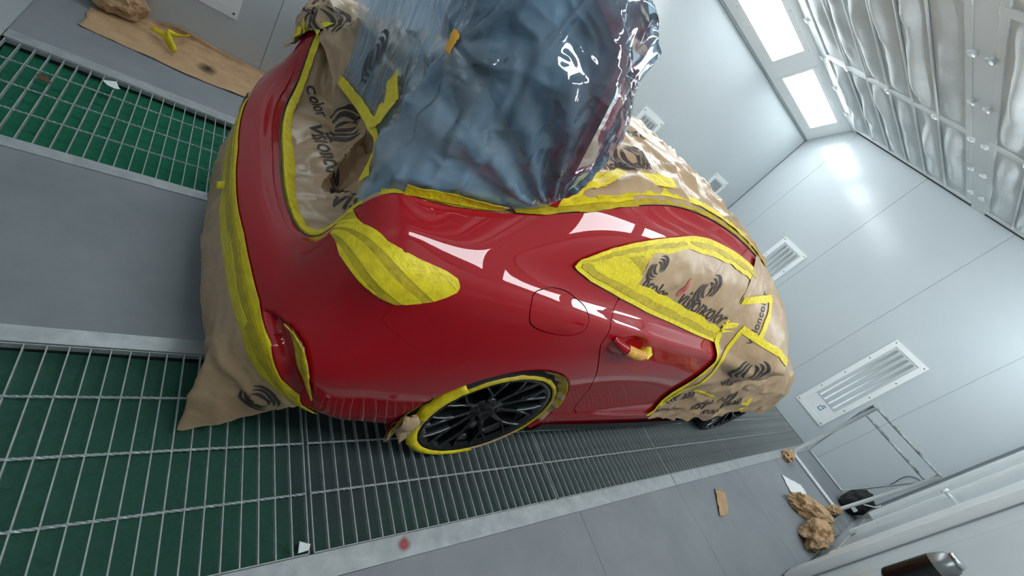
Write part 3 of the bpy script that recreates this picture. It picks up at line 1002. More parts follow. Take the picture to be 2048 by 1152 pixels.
# roof / glass surface between the gutters
def roof_point(u, t, lift=0.0):
    p, n = body_point(u, NROW - 1)
    w_ = YC - p[1]
    crown = 0.055 * min(1, max(0.25, (u - 5.4) / 2.5))
    yy = YC - w_ * (1 - 2 * t)
    e = 1 - (1 - 2 * t) ** 2
    xx = p[0] - 0.10 * e * max(0, (8.2 - u) / 2.7) + 0.22 * e * max(0, (u - 9.5) / 2.5)
    return np.array([xx, yy, p[2] + crown * e + lift])


us = np.linspace(5.6, 12.6, 90)
ts = np.linspace(0, 1, 60)
wmesh('roof', *gridvf(np.array([[roof_point(u, t) for t in ts] for u in us])), M_BLACK, car)


# ------------------------------------------------------------------ boot lid, raised
def lid_point(a, b):
    """a: 0 right .. 1 left, b: 0 hinge .. 1 free edge (closed deck), 1..1.7 number plate panel"""
    wl = 0.66 - 0.03 * min(b, 1) - 0.10 * max(0, b - 1) / 0.7
    e = 1 - (1 - 2 * a) ** 2
    y = YC - wl * (1 - 2 * a)
    if b <= 1:
        return np.array([0.86 - 0.105 * b + 0.05 * e * (1 - b), y, 1.155 + 0.40 * b + 0.015 * e])
    c = (b - 1) / 0.7
    return np.array([0.755 - 0.33 * c - 0.04 * e, y, 1.555 + 0.015 * e + 0.085 * c + 0.02 * math.sin(math.pi * c)])


bs = np.r_[np.linspace(0, 1, 24), np.linspace(1.02, 1.7, 16)]
P = np.array([[lid_point(a, b) for a in np.linspace(0, 1, 40)] for b in bs])
V, F = gridvf(P)
lid = wmesh('boot_lid', *skin(V, F, 0.035), M_RED, car, True, A40)
# dark inner liner with pressed openings
Q = np.array([[lid_point(0.10 + 0.80 * a, 0.10 + 1.50 * b) for a in np.linspace(0, 1, 36)] for b in np.linspace(0, 1, 34)])
off = np.zeros_like(Q)
dq = np.cross(np.gradient(Q, axis=0), np.gradient(Q, axis=1))
dq /= np.linalg.norm(dq, axis=2, keepdims=True) + 1e-9
sgn = -1 if dq[8, 18, 0] > 0 else 1
for i in range(34):
    for j in range(36):
        a = j / 35; b = i / 33
        d = 0.045 - 0.028 * (1 if (0.12 < b < 0.30 or 0.38 < b < 0.56) and (0.1 < a < 0.42 or 0.58 < a < 0.9) else 0)
        off[i, j] = dq[i, j] * sgn * d
wmesh('liner', *gridvf(Q + off), mat('boot_liner', srgb(30, 31, 33), 0.8), lid)
wmesh('lock', *tubevf([lid_point(0.5, 1.45) + [0, 0, -0.03], lid_point(0.5, 1.45) + [0, 0, -0.09]], 0.03, 8), M_BLACK, lid)
# boot well
V, F = boxvf(0.40, 1.25, 0.98, 2.08, 0.36, 0.46)
wmesh('boot_well', V, [f for k, f in enumerate(F) if k != 1], M_BLACK, car, False)
# ------------------------------------------------------------------ masking: tape, paper, film
def fold(p, s=5.0, seed=0.0):
    """sharp paper creases, 0..1"""
    v = Vector(p) * s + Vector((seed, seed * 1.7, -seed))
    a = 1 - abs(noise.noise(v)) * 2.2
    b = 1 - abs(noise.noise(v * 2.3 + Vector((5, 1, 2)))) * 2.2
    return 0.65 * max(a, 0) ** 2 + 0.35 * max(b, 0) ** 2


def crease(P, amp, s=5.0, seed=0.0, N=None):
    P = np.asarray(P, float)
    if N is None:
        N = np.cross(np.gradient(P, axis=0), np.gradient(P, axis=1))
        N /= np.linalg.norm(N, axis=2, keepdims=True) + 1e-9
    out = P.copy()
    for i in range(P.shape[0]):
        for j in range(P.shape[1]):
            out[i, j] += N[i, j] * amp * (fold(P[i, j], s, seed) + 0.4 * noise.noise(Vector(P[i, j]) * s * 0.6 + Vector((seed, 3, 1))))
    return out


def bands(base, ang, width, n0=-40, n1=40):
    """strip index field over the body grid: direction angle in the s,t plane"""
    return (np.cos(ang) * BS + np.sin(ang) * BT) / width


def tape_strips(region, ang, width, parent, off=0.0035, name='tape_strip', seed=0, wob=0.004):
    f = bands(None, ang, width)
    wobf = np.array([[noise.noise(Vector((BS[i, j] * 7, BT[i, j] * 7, seed))) for j in range(NV)] for i in range(0, NU)]) if wob else 0
    f = f + wobf * wob / width
    m_ = region > 0
    if not m_.any(): return
    lo, hi = math.floor(f[m_].min()), math.ceil(f[m_].max())
    r_ = random.Random(seed)
    for k in range(lo, hi):
        lap = 0.12
        g = np.minimum(region, np.minimum(f - k + lap, k + 1 + lap - f) * width)
        v, fc = clip((BODY + BN * (off + 0.0012 * r_.random() + 0.0012 * (k % 2))).reshape(-1, 3), GF, g.ravel())
        if len(fc) < 3: continue
        wmesh(name, *skin(v, fc, 0.0015), M_TAPE if r_.random() < 0.6 else M_TAPE_D, parent, True, A40)


def jit(P, k, a, b, seed=0):
    return np.array([[a + (b - a) * (0.5 + 0.9 * noise.noise(Vector((p[0] * k, p[1] * k, p[2] * k + seed)))) for p in row] for row in P])


# --- taped lamps and reflector: strips are parts of the car
lampR = [o for o in car.children if o.name.startswith('tail_lamp')][0]
a0, a1 = st([(2.95, 9.0), (5.0, 7.1)])
ang = math.atan2(a1[1] - a0[1], a1[0] - a0[0]) + math.pi / 2
tape_strips(sd_tail + 0.003, ang + 0.06, 0.027, lampR, 0.004, seed=3)
v, f = panel(sdf(SLOT) + 0.004, 0.020, keep_sheet=True)
wmesh('tape_strip', *skin(v, f, 0.003), M_TAPE_D, bumper)

# --- tape band round the lower bumper
UP = [(-0.2, 4.13), (0.03, 4.13), (0.83, 3.945), (1.08, 4.05), (2.234, 3.76), (3.056, 3.01), (3.619, 1.66), (3.76, 1.15), (3.95, 0.75)]
LO = [(3.75, 0.35), (3.3, 0.85), (2.8, 1.12), (2.28, 1.75), (1.2, 1.78), (0.6, 1.72), (0, 1.66), (-0.2, 1.66)]
band = sdf(UP + LO)
tc_, tu_ = float(st([(0, 1.66)])[0, 1]), float(st([(0, 4.1)])[0, 1])
lo_line = np.interp(BU, [p[0] for p in LO[::-1]], np.interp([p[1] for p in LO[::-1]], np.arange(NROW), _vk))
up_line = np.interp(BU, [p[0] for p in UP], np.interp([p[1] for p in UP], np.arange(NROW), _vk))
frac = (BT - lo_line) / np.maximum(up_line - lo_line, 0.01)
for k, (f0, f1, o_, mt_) in enumerate(((-0.03, 0.50, 0.006, M_TAPE), (0.42, 0.80, 0.008, M_TAPE_D), (0.74, 1.03, 0.005, M_TAPE), (0.30, 0.55, 0.0095, M_TAPE))):
    wob = np.array([[0.05 * noise.noise(Vector((BS[i, j] * 6, k * 5.0, 0))) for j in range(NV)] for i in range(NU)])
    lim = 10 if k < 3 else 2.3
    g = np.minimum.reduce([(frac - f0 + wob) * 0.12, (f1 + wob - frac) * 0.12, 4.0 - BU + 0 * frac, lim - BU, np.where(k == 3, BU - 0.9, 1.0)])
    R_ = clip((BODY + BN * o_).reshape(-1, 3), GF, g.ravel())
    gl = np.minimum(g, (0.98 - BU) * 0.3)
    if k < 3:
        Lh = mirror(clip((BODY + BN * o_).reshape(-1, 3), GF, gl.ravel()))
        R_ = weld(*join([R_, Lh]), YC)
    wmesh('tape_strip', *skin(*R_, 0.0015), mt_, bumper, True, A40)
# black diffuser end showing past the tape on the far side
g = np.minimum.reduce([(frac - 0.0) * 0.12, (0.62 - frac) * 0.12, (1.75 - BU) * 0.3, (BU - 0.985) * 0.3])
wmesh('diffuser', *skin(*mirror(clip((BODY + BN * 0.010).reshape(-1, 3), GF, g.ravel())), 0.004), M_BLACK, bumper, True, A40)
# short tag of tape sticking off the band
V, F = skin(*gridvf(np.array([[(0.186 - 0.006 * i, 1.43 + 0.003 * i + 0.014 * j, 0.47 - 0.006 * i + 0.006 * j) for j in range(3)] for i in range(5)])), 0.001)
wmesh('tape_strip', V, F, M_TAPE, bumper)

# --- paper skirt under the bumper
TOPC = [(-1.30, 2.0), (-0.6, 1.9), (0, 1.85), (0.6, 1.9), (1.1, 1.98), (1.6, 2.0), (2.0, 2.0), (2.28, 1.95), (2.5, 1.6), (2.8, 1.35), (3.1, 1.15), (3.4, 0.95), (3.75, 0.5)]
BOTC = [(.21, 2.06, .22), (.205, 1.80, .165), (.200, 1.53, .145), (.200, 1.30, .15), (.215, 1.10, .155), (.24, .985, .15), (.245, .875, .13), (.225, .815, .055), (.203, .786, .006),
        (.26, .775, .05), (.34, .768, .11), (.405, .735, .225), (.44, .675, .345)]
tops = []
for u, v in TOPC:
    p, n = body_point(abs(u), v)
    p = p + n * 0.004
    if u < 0: p = np.array([p[0], 2 * YC - p[1], p[2]])
    tops.append(p)
tops = smooth_path(tops, 110); bots = smooth_path(BOTC, 110)
P = np.zeros((110, 30, 3))
for i in range(110):
    for j in range(30):
        t = j / 29
        p = tops[i] * (1 - t) + bots[i] * t
        p[0] -= 0.016 * math.sin(math.pi * t) * (1 if i < 70 else 0.6)
        P[i, j] = p
P2 = crease(P, -0.02, 7.0, 4)
w_ = np.sin(np.pi * np.clip(np.linspace(0, 1, 30) * 1.0, 0, 1)) ** 0.5
w_[-6:] = np.maximum(w_[-6:], 0.6)
P = P + (P2 - P) * w_[None, :, None]
P[..., 2] = np.maximum(P[..., 2], 0.0062)
sk = wmesh('paper_skirt', *skin(*gridvf(P), 0.0012), M_PAPER, None, True, math.radians(50))
tag(sk, 'crinkled brown paper skirt hanging from the rear bumper with a corner on the grating', 'masking paper')
SKIRT = sk

# --- tape lining the boot opening and the paper inside it
EDGE_U = np.r_[np.linspace(-3.2, 3.2, 150)]
def edge(u, d_in, dz):
    p, n = body_point(abs(u), NROW - 1)
    # inward direction: towards the boot centre
    c = np.array([0.62, YC, p[2]])
    q_ = np.array([p[0], p[1] if u >= 0 else 2 * YC - p[1], p[2]])
    d = c - q_; d[2] = 0; d /= np.linalg.norm(d)
    return q_ + d * d_in + np.array([0, 0, dz])
rows = []
for u in EDGE_U:
    wv = 0.042 + 0.008 * noise.noise(Vector((u * 4, 0, 3)))
    rows.append([edge(u, 0.009, -0.012), edge(u, 0.013, 0.004 + 0.003 * noise.noise(Vector((u * 9, 1, 0)))), edge(u, 0.030, 0.003), edge(u, wv + 0.012, -0.006 + 0.006 * noise.noise(Vector((u * 7, 2, 0))))])
# seal: black rubber lip just outside the tape
wmesh('boot_seal', *gridvf(np.array([[edge(u, -0.001, 0.0005), edge(u, 0.003, 0.004), edge(u, 0.007, -0.002), edge(u, 0.008, -0.02)] for u in EDGE_U])), M_BLACK, car)
n_a, n_b = 170, 110
left_u, right_u = -3.1, 3.1
P = np.zeros((n_a, n_b, 3))
for i in range(n_a):
    a = i / (n_a - 1)
    u = right_u + (left_u - right_u) * a
    p0 = edge(u, 0.030, -0.016)
    # far end of the sheet: at the hinge panel inside the boot
    p1 = np.array([0.84, YC + (a - 0.5) * 1.26, 1.15])
    for j in range(n_b):
        b = j / (n_b - 1)
        p = p0 * (1 - b) + p1 * b
        s_ = math.sin(math.pi * min(1, b * 1.15)) * math.sin(math.pi * a) ** 0.6
        p[2] -= 0.11 * s_
        P[i, j] = p
P2 = crease(P, 0.05, 4.2, 9)
w_ = np.sin(np.pi * np.linspace(0, 1, n_b)) ** 0.6
P = P + (P2 - P) * w_[None, :, None]
# a deep fold: the sheet drops away behind a ridge that crosses the boot floor
A_ = np.array([.47, 1.45]); B_ = np.array([.66, 1.80]); d_ = (B_ - A_) / np.linalg.norm(B_ - A_); nn_ = np.array([d_[1], -d_[0]])
for i in range(n_a):
    for j in range(n_b):
        q_ = P[i, j, :2] - A_
        s_, t_ = q_ @ nn_, (q_ @ d_) / np.linalg.norm(B_ - A_)
        env = max(0, math.sin(math.pi * min(1, max(0, (t_ + 0.15) / 1.2)))) ** 0.5
        if s_ > 0: P[i, j, 2] -= 0.12 * env * min(1, s_ / 0.035) * max(0, 1 - s_ / 0.26)
        else: P[i, j, 2] += 0.025 * env * max(0, 1 + s_ / 0.04)
bp_ = wmesh('boot_paper', *skin(*gridvf(P), 0.0012), M_PAPER, None, True, math.radians(50))
tag(bp_, 'brown printed masking paper lining the open boot, edged with yellow tape', 'masking paper')
BOOTP = bp_
wmesh('tape_strip', *skin(*gridvf(np.array(rows)), 0.001), M_TAPE, bp_, True, A40)

# --- paper wrapped over the far tail lamp corner
P = []
for u in np.linspace(2.9, 5.3, 50):
    row = []
    for v in np.linspace(6.0, 10.0, 40):
        p, n = body_point(u, v)
        bulge = 0.05 * math.sin(math.pi * (u - 2.9) / 2.4) * math.sin(math.pi * min(1, (v - 6.0) / 4.0 + 0.0)) + 0.006
        q_ = p + n * bulge
        row.append((q_[0], 2 * YC - q_[1], q_[2]))
    p, n = body_point(u, 10)
    for k in range(1, 14):
        row.append((p[0] + 0.02 * k * 0.4, 2 * YC - (p[1] + 0.020 * k), p[2] + 0.03 * math.sin(k / 13 * math.pi) - 0.010 * k))
    P.append(row)
P = crease(np.array(P), -0.035, 6, 2)
fl = wmesh('far_corner_paper', *skin(*gridvf(P), 0.0012), M_PAPER, None, True, math.radians(50))
tag(fl, 'brown printed paper bunched over the far rear corner of the car', 'masking paper')
FARP = fl
# --- side window: paper, taped border, fully taped quarter light
tri = np.where(True, 0, 0) + np.cross(np.broadcast_to(st([(7.66, 9.13)])[0] - st([(7.68, 8.44)])[0], BS.shape + (2,)),
      np.stack([BS, BT], -1) - st([(7.68, 8.44)])[0])                         # >0 left (rear) of the divider
tri = tri / np.linalg.norm(st([(7.66, 9.13)])[0] - st([(7.68, 8.44)])[0])
if tri[int(NU * 0.42), int(NV * 0.88)] < 0 and BU[int(NU * 0.42), 0] < 7.4: tri = -tri
wobw = np.array([[noise.noise(Vector((BS[i, j] * 9, BT[i, j] * 9, 7))) for j in range(NV)] for i in range(NU)])
g = np.minimum.reduce([sd_win - 0.012, -tri + 0.01, (10.9 - BU) * 0.3])
PW = BODY + BN * 0.004
for i in range(NU):
    if 7.3 < BU[i, 0] < 11.6:
        for j in range(int(NV * 0.75), NV):
            if sd_win[i, j] > 0.0:
                PW[i, j] += BN[i, j] * 0.020 * fold(BODY[i, j] * [1.0, 1, 1.6], 4.5, 13) * min(1, max(0, (sd_win[i, j] - 0.045) / 0.05))
v, f = clip(PW.reshape(-1, 3), GF, g.ravel())
wp = wmesh('window_paper', *skin(v, f, 0.001), M_PAPER, None, True, math.radians(50))
tag(wp, 'brown printed paper over the side window with a red paint streak', 'masking paper')
WINP = wp
tape_strips(np.minimum(sd_win + 0.004, tri + 0.004), math.pi / 2 - 0.30, 0.024, wp, 0.006, seed=8)
ringw = 0.040 + 0.010 * wobw
topside = BT > np.interp(BU, [6.5, 8, 10, 11.5], st([(6.5, 8.75), (8, 8.9), (10, 8.9), (11.5, 9)])[:, 1])
for k, (a_, b_, o_) in enumerate(((-0.004, 1.0, 0.010), (0.012, 0.65, 0.0125))):
    g = np.minimum.reduce([sd_win - a_, ringw * b_ - sd_win, np.where(topside, 1.0, -1.0) * 0.05, (10.95 - BU) * 0.3])
    wmesh('tape_strip', *skin(*clip((BODY + BN * o_).reshape(-1, 3), GF, g.ravel()), 0.0015), M_TAPE if k == 0 else M_TAPE_D, wp, True, A40)
    g = np.minimum.reduce([sd_win - a_, (0.056 + 0.008 * wobw) * (b_ if k == 0 else 0.6) - sd_win, np.where(topside, -1.0, 1.0) * 0.05, (9.95 - BU) * 0.3])
    wmesh('tape_strip', *skin(*clip((BODY + BN * o_).reshape(-1, 3), GF, g.ravel()), 0.0015), M_TAPE if k == 0 else M_TAPE_D, wp, True, A40)

# --- big paper sheet over the front wing, mirror and nose
PD = [(9.85, 8.5), (9.95, 7.76), (10.06, 6.39), (10.06, 5.13), (10.08, 3.55), (10.13, 2.9), (10.245, 2.03), (10.18, 1.30)]
pdl = np.interp(BV, [p[1] for p in PD[::-1]], [p[0] for p in PD[::-1]])
PF = BODY.copy()
MX, MZ = 2.84, 0.97
for i in range(NU):
    if BU[i, 0] < 9.6: continue
    for j in range(NV):
        p = BODY[i, j]
        d = math.hypot((p[0] - MX) / 0.50, (p[2] - MZ) / (0.34 if p[2] > MZ else 0.20))
        tent = 0.245 * max(0.0, 1 - d) ** 1.05
        hi_ = min(1, max(0, (p[2] - 0.80) / 0.2))
        base = 0.010 + 0.012 * min(1, max(0, (p[0] - 2.4) / 0.5)) * (1 - 0.7 * hi_)
        wr_ = (0.042 - 0.022 * hi_) * fold(p * np.array([1, 1, 0.8]), 3.3, 21) * min(1, max(0, (p[0] - 2.35) / 0.3)) + 0.004 * fold(p, 9, 5)
        PF[i, j] = p + BN[i, j] * (base + wr_) + np.array([0.05 * tent, -tent, 0.10 * tent])
zl = 0.30 + 0.12 * np.clip((BODY[..., 0] - 3.25) / 0.3, 0, 1) - 0.05 * np.clip((BODY[..., 0] - 4.2) / 0.2, 0, 1) + 0.02 * wobw
g = np.minimum.reduce([(BU - pdl) * 0.45, PF[..., 2] - zl, np.where(BV < 8.35, 1.0, (BU - 9.85) * 0.4)])
fp_ = wmesh('front_paper', *skin(*clip(PF.reshape(-1, 3), GF, g.ravel()), 0.0015), M_PAPER, None, True, math.radians(50))
tag(fp_, 'large brown printed paper draped over the door mirror and front wing', 'masking paper')
FRONTP = fp_
v, f = clip(mirror((PF.reshape(-1, 3), GF))[0], mirror((PF.reshape(-1, 3), GF))[1], g.ravel())
o = wmesh('front_paper', *skin(v, f, 0.0015), M_PAPER, None, True, math.radians(50))
tag(o, 'brown masking paper over the front wing on the far side of the car', 'masking paper')
# bonnet sheet
us = np.linspace(12.2, 16, 50)
P = []
for u in us:
    p, n = body_point(u, 10)
    P.append([(p[0] + 0.0, YC - (YC - p[1]) * (1 - 2 * t), p[2] + 0.05 * (1 - (1 - 2 * t) ** 2) + 0.012) for t in np.linspace(0, 1, 40)])
o = wmesh('bonnet_paper', *skin(*gridvf(crease(np.array(P), 0.02, 5, 3)), 0.0012), M_PAPER, None, True, math.radians(50))
tag(o, 'brown masking paper laid across the bonnet beyond the windscreen', 'masking paper')
# tape along the sheet's rear edge (curved run down the door)
g = np.minimum.reduce([0.030 + 0.004 * wobw - abs((BU - pdl) * 0.45 - 0.006), BV - 1.3, 8.3 - BV])
wmesh('tape_strip', *skin(*clip((BODY + BN * 0.014).reshape(-1, 3), GF, np.minimum(g, np.where(BU > 9.3, 1, -1)).ravel()), 0.0015), M_TAPE, fp_, True, A40)

# --- roof and rear screen paper
us = np.linspace(5.62, 12.5, 120); ts = np.linspace(0.0, 1.0, 70)
P = np.array([[roof_point(u, t, 0.006) for t in ts] for u in us])
P2 = crease(P, 0.035, 4.5, 31)
edgew = np.minimum(1, np.minimum(ts, 1 - ts) / 0.06)
P = P + (P2 - P) * edgew[None, :, None]
rp = wmesh('roof_paper', *skin(*gridvf(P), 0.0012), M_PAPER, None, True, math.radians(50))
tag(rp, 'brown printed paper covering the roof and rear screen beside the blue film', 'masking paper')
ROOFP = rp
def roof_tape(u0, u1, t0, t1, lift, mt_, seed, n=60):
    rows = []
    for u in np.linspace(u0, u1, n):
        a = t0 + 0.006 * noise.noise(Vector((u * 3, seed, 0))); b = t1 + 0.008 * noise.noise(Vector((u * 3, seed, 9)))
        rows.append([roof_point(u, a + (b - a) * k / 3, lift + 0.004 * noise.noise(Vector((u * 6, k, seed)))) for k in range(4)])
    return wmesh('tape_strip', *skin(*gridvf(np.array(rows)), 0.0015), mt_, rp, True, A40)
roof_tape(5.55, 7.12, -0.006, 0.022, 0.012, M_TAPE_D, 1)
roof_tape(5.55, 7.10, 0.014, 0.045, 0.016, M_TAPE, 2)
roof_tape(6.9, 10.9, 0.0, 0.030, 0.010, M_TAPE_D, 3)
roof_tape(6.6, 10.4, 0.024, 0.058, 0.020, M_TAPE, 4)
roof_tape(6.45, 8.0, 0.055, 0.105, 0.030, M_TAPE, 5)

EU = np.linspace(3.1, 5.9, 60)
def deck_strip(name, us_, d0, d1, z0, z1, mt_, seed, parent):
    rows = []
    for u in us_:
        nn = noise.noise(Vector((u * 3.5, seed, 0)))
        rows.append([edge(u, d0 + (d1 - d0 + 0.010 * nn) * k / 4, z0 + (z1 - z0) * k / 4 + 0.004 * noise.noise(Vector((u * 5, k * 0.8, seed)))) for k in range(5)])
    return wmesh(name, *skin(*gridvf(np.array(rows)), 0.001), mt_, parent, True, A40)
deck_strip('paper_strip', EU, 0.002, 0.16, -0.006, 0.035, M_PAPER, 1, rp)
deck_strip('tape_strip', np.linspace(3.75, 5.35, 40), -0.001, 0.022, 0.004, 0.012, M_TAPE_D, 2, rp)
deck_strip('tape_strip', np.linspace(4.75, 5.42, 20), 0.0, 0.045, 0.007, 0.026, M_TAPE, 3, rp)

# --- rear wheel arch: taped lip, paper down to the tyre, taped tyre edge
cx, cz = 1.122, 0.322
def arch_sheet(a0, a1, prof, mt_, parent, n=50, amp=0.0, seed=0):
    rows = []
    for k in range(n):
        a = math.radians(a0 + (a1 - a0) * k / (n - 1))
        row = []
        for r, y in prof:
            nn = amp * noise.noise(Vector((6 * math.cos(a) * 2, 6 * math.sin(a) * 2, r * 60 + seed)))
            row.append((cx + (r + nn) * math.cos(a), y + nn, cz + (r + nn) * math.sin(a)))
        rows.append(row)
    return wmesh('tape_strip' if mt_ is not M_PAPER else 'paper_strip', *skin(*gridvf(np.array(rows)), 0.001), mt_, parent, True)
ap = empty('arch_masking', (cx, 0.62, 0))
tag(ap, 'yellow tape and brown paper filling the gap around the rear wheel', 'masking paper')
arch_sheet(-4, 205, [(0.372, 0.626), (0.366, 0.630), (0.345, 0.645), (0.32, 0.66), (0.30, 0.67)], M_PAPER, ap, 70, 0.012, 3)
arch_sheet(14, 196, [(0.372, 0.618), (0.368, 0.622), (0.358, 0.632), (0.340, 0.645)], M_TAPE_D, ap, 60, 0.004, 5)
def tyre_ring(a0, a1, r0, r1, mt_, n=70, seed=0):
    rows = []
    for k in range(n):
        a = math.radians(a0 + (a1 - a0) * k / (n - 1))
        q0, q1 = r0 + 0.003 * noise.noise(Vector((k * 0.3, seed, 0))), r1 + 0.006 * noise.noise(Vector((k * 0.3, seed, 4)))
        rows.append([(REAR_W[0] + r * math.cos(a), y, REAR_W[1] + r * math.sin(a)) for r, y in ((q0, 0.630), ((q0 + q1) / 2, 0.624), (q1, 0.634), (q1 - 0.002, 0.66))])
    return wmesh('tape_strip', *skin(*gridvf(np.array(rows)), 0.001), mt_, ap, True)
tyre_ring(140, 292, 0.282, 0.322, M_TAPE, seed=1)
tyre_ring(-30, 145, 0.283, 0.300, M_TAPE_D, seed=2)
tyre_ring(290, 335, 0.282, 0.292, M_KRAFT, seed=3)
# loose corner of paper behind the tyre
P = np.array([[(0.79 - 0.035 * i / 7 + 0.075 * j / 7, 0.635 + 0.012 * math.sin(i * 0.9 + j), 0.36 - 0.15 * i / 7 * (0.55 + 0.45 * j / 7) - 0.03 * j / 7) for j in range(8)] for i in range(8)])
wmesh('paper_strip', *skin(*gridvf(crease(P, 0.03, 9, 4)), 0.001), M_PAPER, ap, True)

# --- door handle wrapped in tape
hp = smooth_path([(1.345, 0.637, 0.893), (1.37, 0.612, 0.890), (1.44, 0.598, 0.880), (1.52, 0.600, 0.868), (1.575, 0.612, 0.862), (1.60, 0.640, 0.862)], 26)
V, F = tubevf([tuple(p) for p in hp], [0.012 + 0.009 * math.sin(math.pi * k / 25) ** 0.5 for k in range(26)], 12)
hd = wmesh('handle', V, F, M_RED, door)
v, f = clip(V, [q_ for q_ in F if len(q_) == 4], [p[0] - 1.40 - 0.02 * noise.noise(Vector(p) * 40) for p in V])
cpt = np.array(v)
ctr = np.array([hp[np.argmin(np.linalg.norm(hp - p, axis=1))] for p in cpt])
cpt = cpt + (cpt - ctr) * 0.12
wmesh('tape_strip', [tuple(p) for p in cpt], f, mat('tape_oversprayed', srgb(214, 172, 40), 0.5, vary=(30, srgb(196, 120, 70), 1.0), bump=(60, 0.6, 0.01)), hd)
V, F = tubevf([(1.588, 0.606, 0.852), (1.60, 0.616, 0.872), (1.603, 0.635, 0.884)], [0.018, 0.021, 0.014], 10)
wmesh('tape_strip', V, F, M_TAPE, hd)

# ------------------------------------------------------------------ blue film draped from the raised lid
ST = [  # bottom, lower mid, upper mid, top
 [(.50, 2.00, .78), (.51, 2.08, .90), (.51, 2.25, 1.10), (.52, 2.36, 1.70)],
 [(.475, 1.75, .85), (.48, 1.80, 1.0), (.45, 1.85, 1.25), (.40, 1.90, 1.72)],
 [(.455, 1.45, .93), (.46, 1.47, 1.05), (.44, 1.48, 1.3), (.36, 1.5, 1.73)],
 [(.447, 1.24, .97), (.455, 1.24, 1.08), (.45, 1.22, 1.3), (.34, 1.2, 1.73)],
 [(.430, 1.08, .99), (.435, 1.06, 1.08), (.44, 1.03, 1.3), (.34, 1.0, 1.72)],
 [(.392, .935, .915), (.398, .99, 1.08), (.405, .935, 1.365), (.375, .85, 1.71)],
 [(.46, .880, 1.015), (.45, .86, 1.12), (.47, .86, 1.38), (.46, .842, 1.69)],
 [(.57, .862, 1.052), (.57, .84, 1.16), (.57, .82, 1.40), (.56, .838, 1.655)],
 [(.69, .855, 1.085), (.68, .82, 1.20), (.68, .78, 1.42), (.66, .828, 1.615)],
 [(.785, .852, 1.125), (.78, .80, 1.24), (.775, .768, 1.43), (.715, .825, 1.575)],
 [(.845, .850, 1.165), (.85, .81, 1.27), (.825, .795, 1.40), (.765, .818, 1.545)],
 [(.87, .87, 1.19), (.89, .88, 1.30), (.86, .89, 1.40), (.80, .90, 1.54)],
]
NFA, NFB = 240, 160
C_ = np.array(ST)
kk = np.r_[0, np.cumsum(np.linalg.norm(np.diff(C_, axis=0), axis=2).mean(1))]
A_ = natural(kk, C_, np.linspace(0, kk[-1], NFA))
A_ = np.stack([cubic(kk, C_[:, r, c], np.linspace(0, kk[-1], NFA)) for r in range(4) for c in range(3)], 1).reshape(NFA, 4, 3)
vk = np.array([0, 0.12, 0.36, 0.75])
PFm = np.zeros((NFA, NFB, 3))
tt = np.linspace(0, 0.75, NFB)
for i in range(NFA):
    for c in range(3):
        PFm[i, :, c] = cubic(vk, A_[i, :, c], tt)
# crumples: strong and fine on the side curtain, long smooth drapes on the rear curtain
Nf = np.cross(np.gradient(PFm, axis=0), np.gradient(PFm, axis=1))
Nf /= np.linalg.norm(Nf, axis=2, keepdims=True) + 1e-9
pinch = np.array([.405, .935, 1.365]); tip = np.array([.85, .85, 1.165])
for i in range(NFA):
    s_ = i / (NFA - 1)
    side_ = min(1, max(0, (s_ - 0.50) / 0.08))
    for j in range(NFB):
        p = PFm[i, j]
        e_ = min(1, j / 12)
        # radiating drapes
        r1 = np.linalg.norm(p - pinch); r2 = np.linalg.norm(p - tip)
        th = math.atan2(p[2] - pinch[2], (p[0] - pinch[0]) + (pinch[1] - p[1]))
        th2 = math.atan2(p[2] - tip[2], p[0] - tip[0])
        d = 0.010 * math.sin(9 * th + 2 * noise.noise(Vector(p) * 3)) * min(1, r1 / 0.12) * math.exp(-r1 * 2.2)
        d += side_ * 0.017 * math.sin(19 * th2 + 3 * noise.noise(Vector(p) * 4)) * min(1, r2 / 0.1) * math.exp(-r2 * 2.0)
        d += side_ * (0.012 * (fold(p, 4.5, 2) - 0.3) + 0.007 * (fold(p, 13, 4) - 0.3)) + (1 - side_) * 0.010 * (fold(p * np.array([1, 1, 0.5]), 3.0, 6) - 0.3)
        PFm[i, j] = p + Nf[i, j] * d * e_
film = wmesh('plastic_film', *gridvf(PFm), M_FILM, None, True)
tag(film, 'translucent blue plastic film draped over the raised boot lid', 'plastic film')
FILM = film
# it runs on over the top of the lid
ny_ = 16
cap = np.zeros((NFA, ny_, 3))
for i in range(NFA):
    T_ = PFm[i, -1]
    E_ = np.array([0.80, min(max(T_[1], 0.86), 2.24), 1.59])
    for j in range(ny_):
        t = j / (ny_ - 1)
        p = T_ * (1 - t) + E_ * t
        p[2] += 0.05 * math.sin(math.pi * t) + 0.008 * noise.noise(Vector(p) * 6)
        cap[i, j] = p
wmesh('film_layer', *gridvf(cap), M_FILM, film, True)
# the rear curtain is folded double
k_ = int(NFA * 0.52)
Q = PFm[:k_, 4:].copy()
for i in range(Q.shape[0]):
    for j in range(Q.shape[1]):
        Q[i, j] += [0.03 + 0.015 * noise.noise(Vector(Q[i, j]) * 3), 0, 0]
wmesh('film_layer', *gridvf(Q), M_FILM, film, True)
# ------------------------------------------------------------------ printing and loose tape on the masking
def bvh_of(o):
    me = o.data
    return BVHTree.FromPolygons([v.co.copy() for v in me.vertices], [tuple(p.vertices) for p in me.polygons])


BV_ = {o.name: bvh_of(o) for o in (WINP, FRONTP, BOOTP, SKIRT, ROOFP, FARP, FILM)}


def snap(bv, p, n, off):
    p = Vector(p); n = Vector(n)
    h_ = bv.ray_cast(p + n * 0.12, -n, 0.3)
    if h_[0] is not None:
        nn = h_[1] if h_[1].dot(n) > 0 else -h_[1]
        return h_[0] + (nn + n).normalized() * off
    h_ = bv.find_nearest(p)
    return h_[0] + n * off


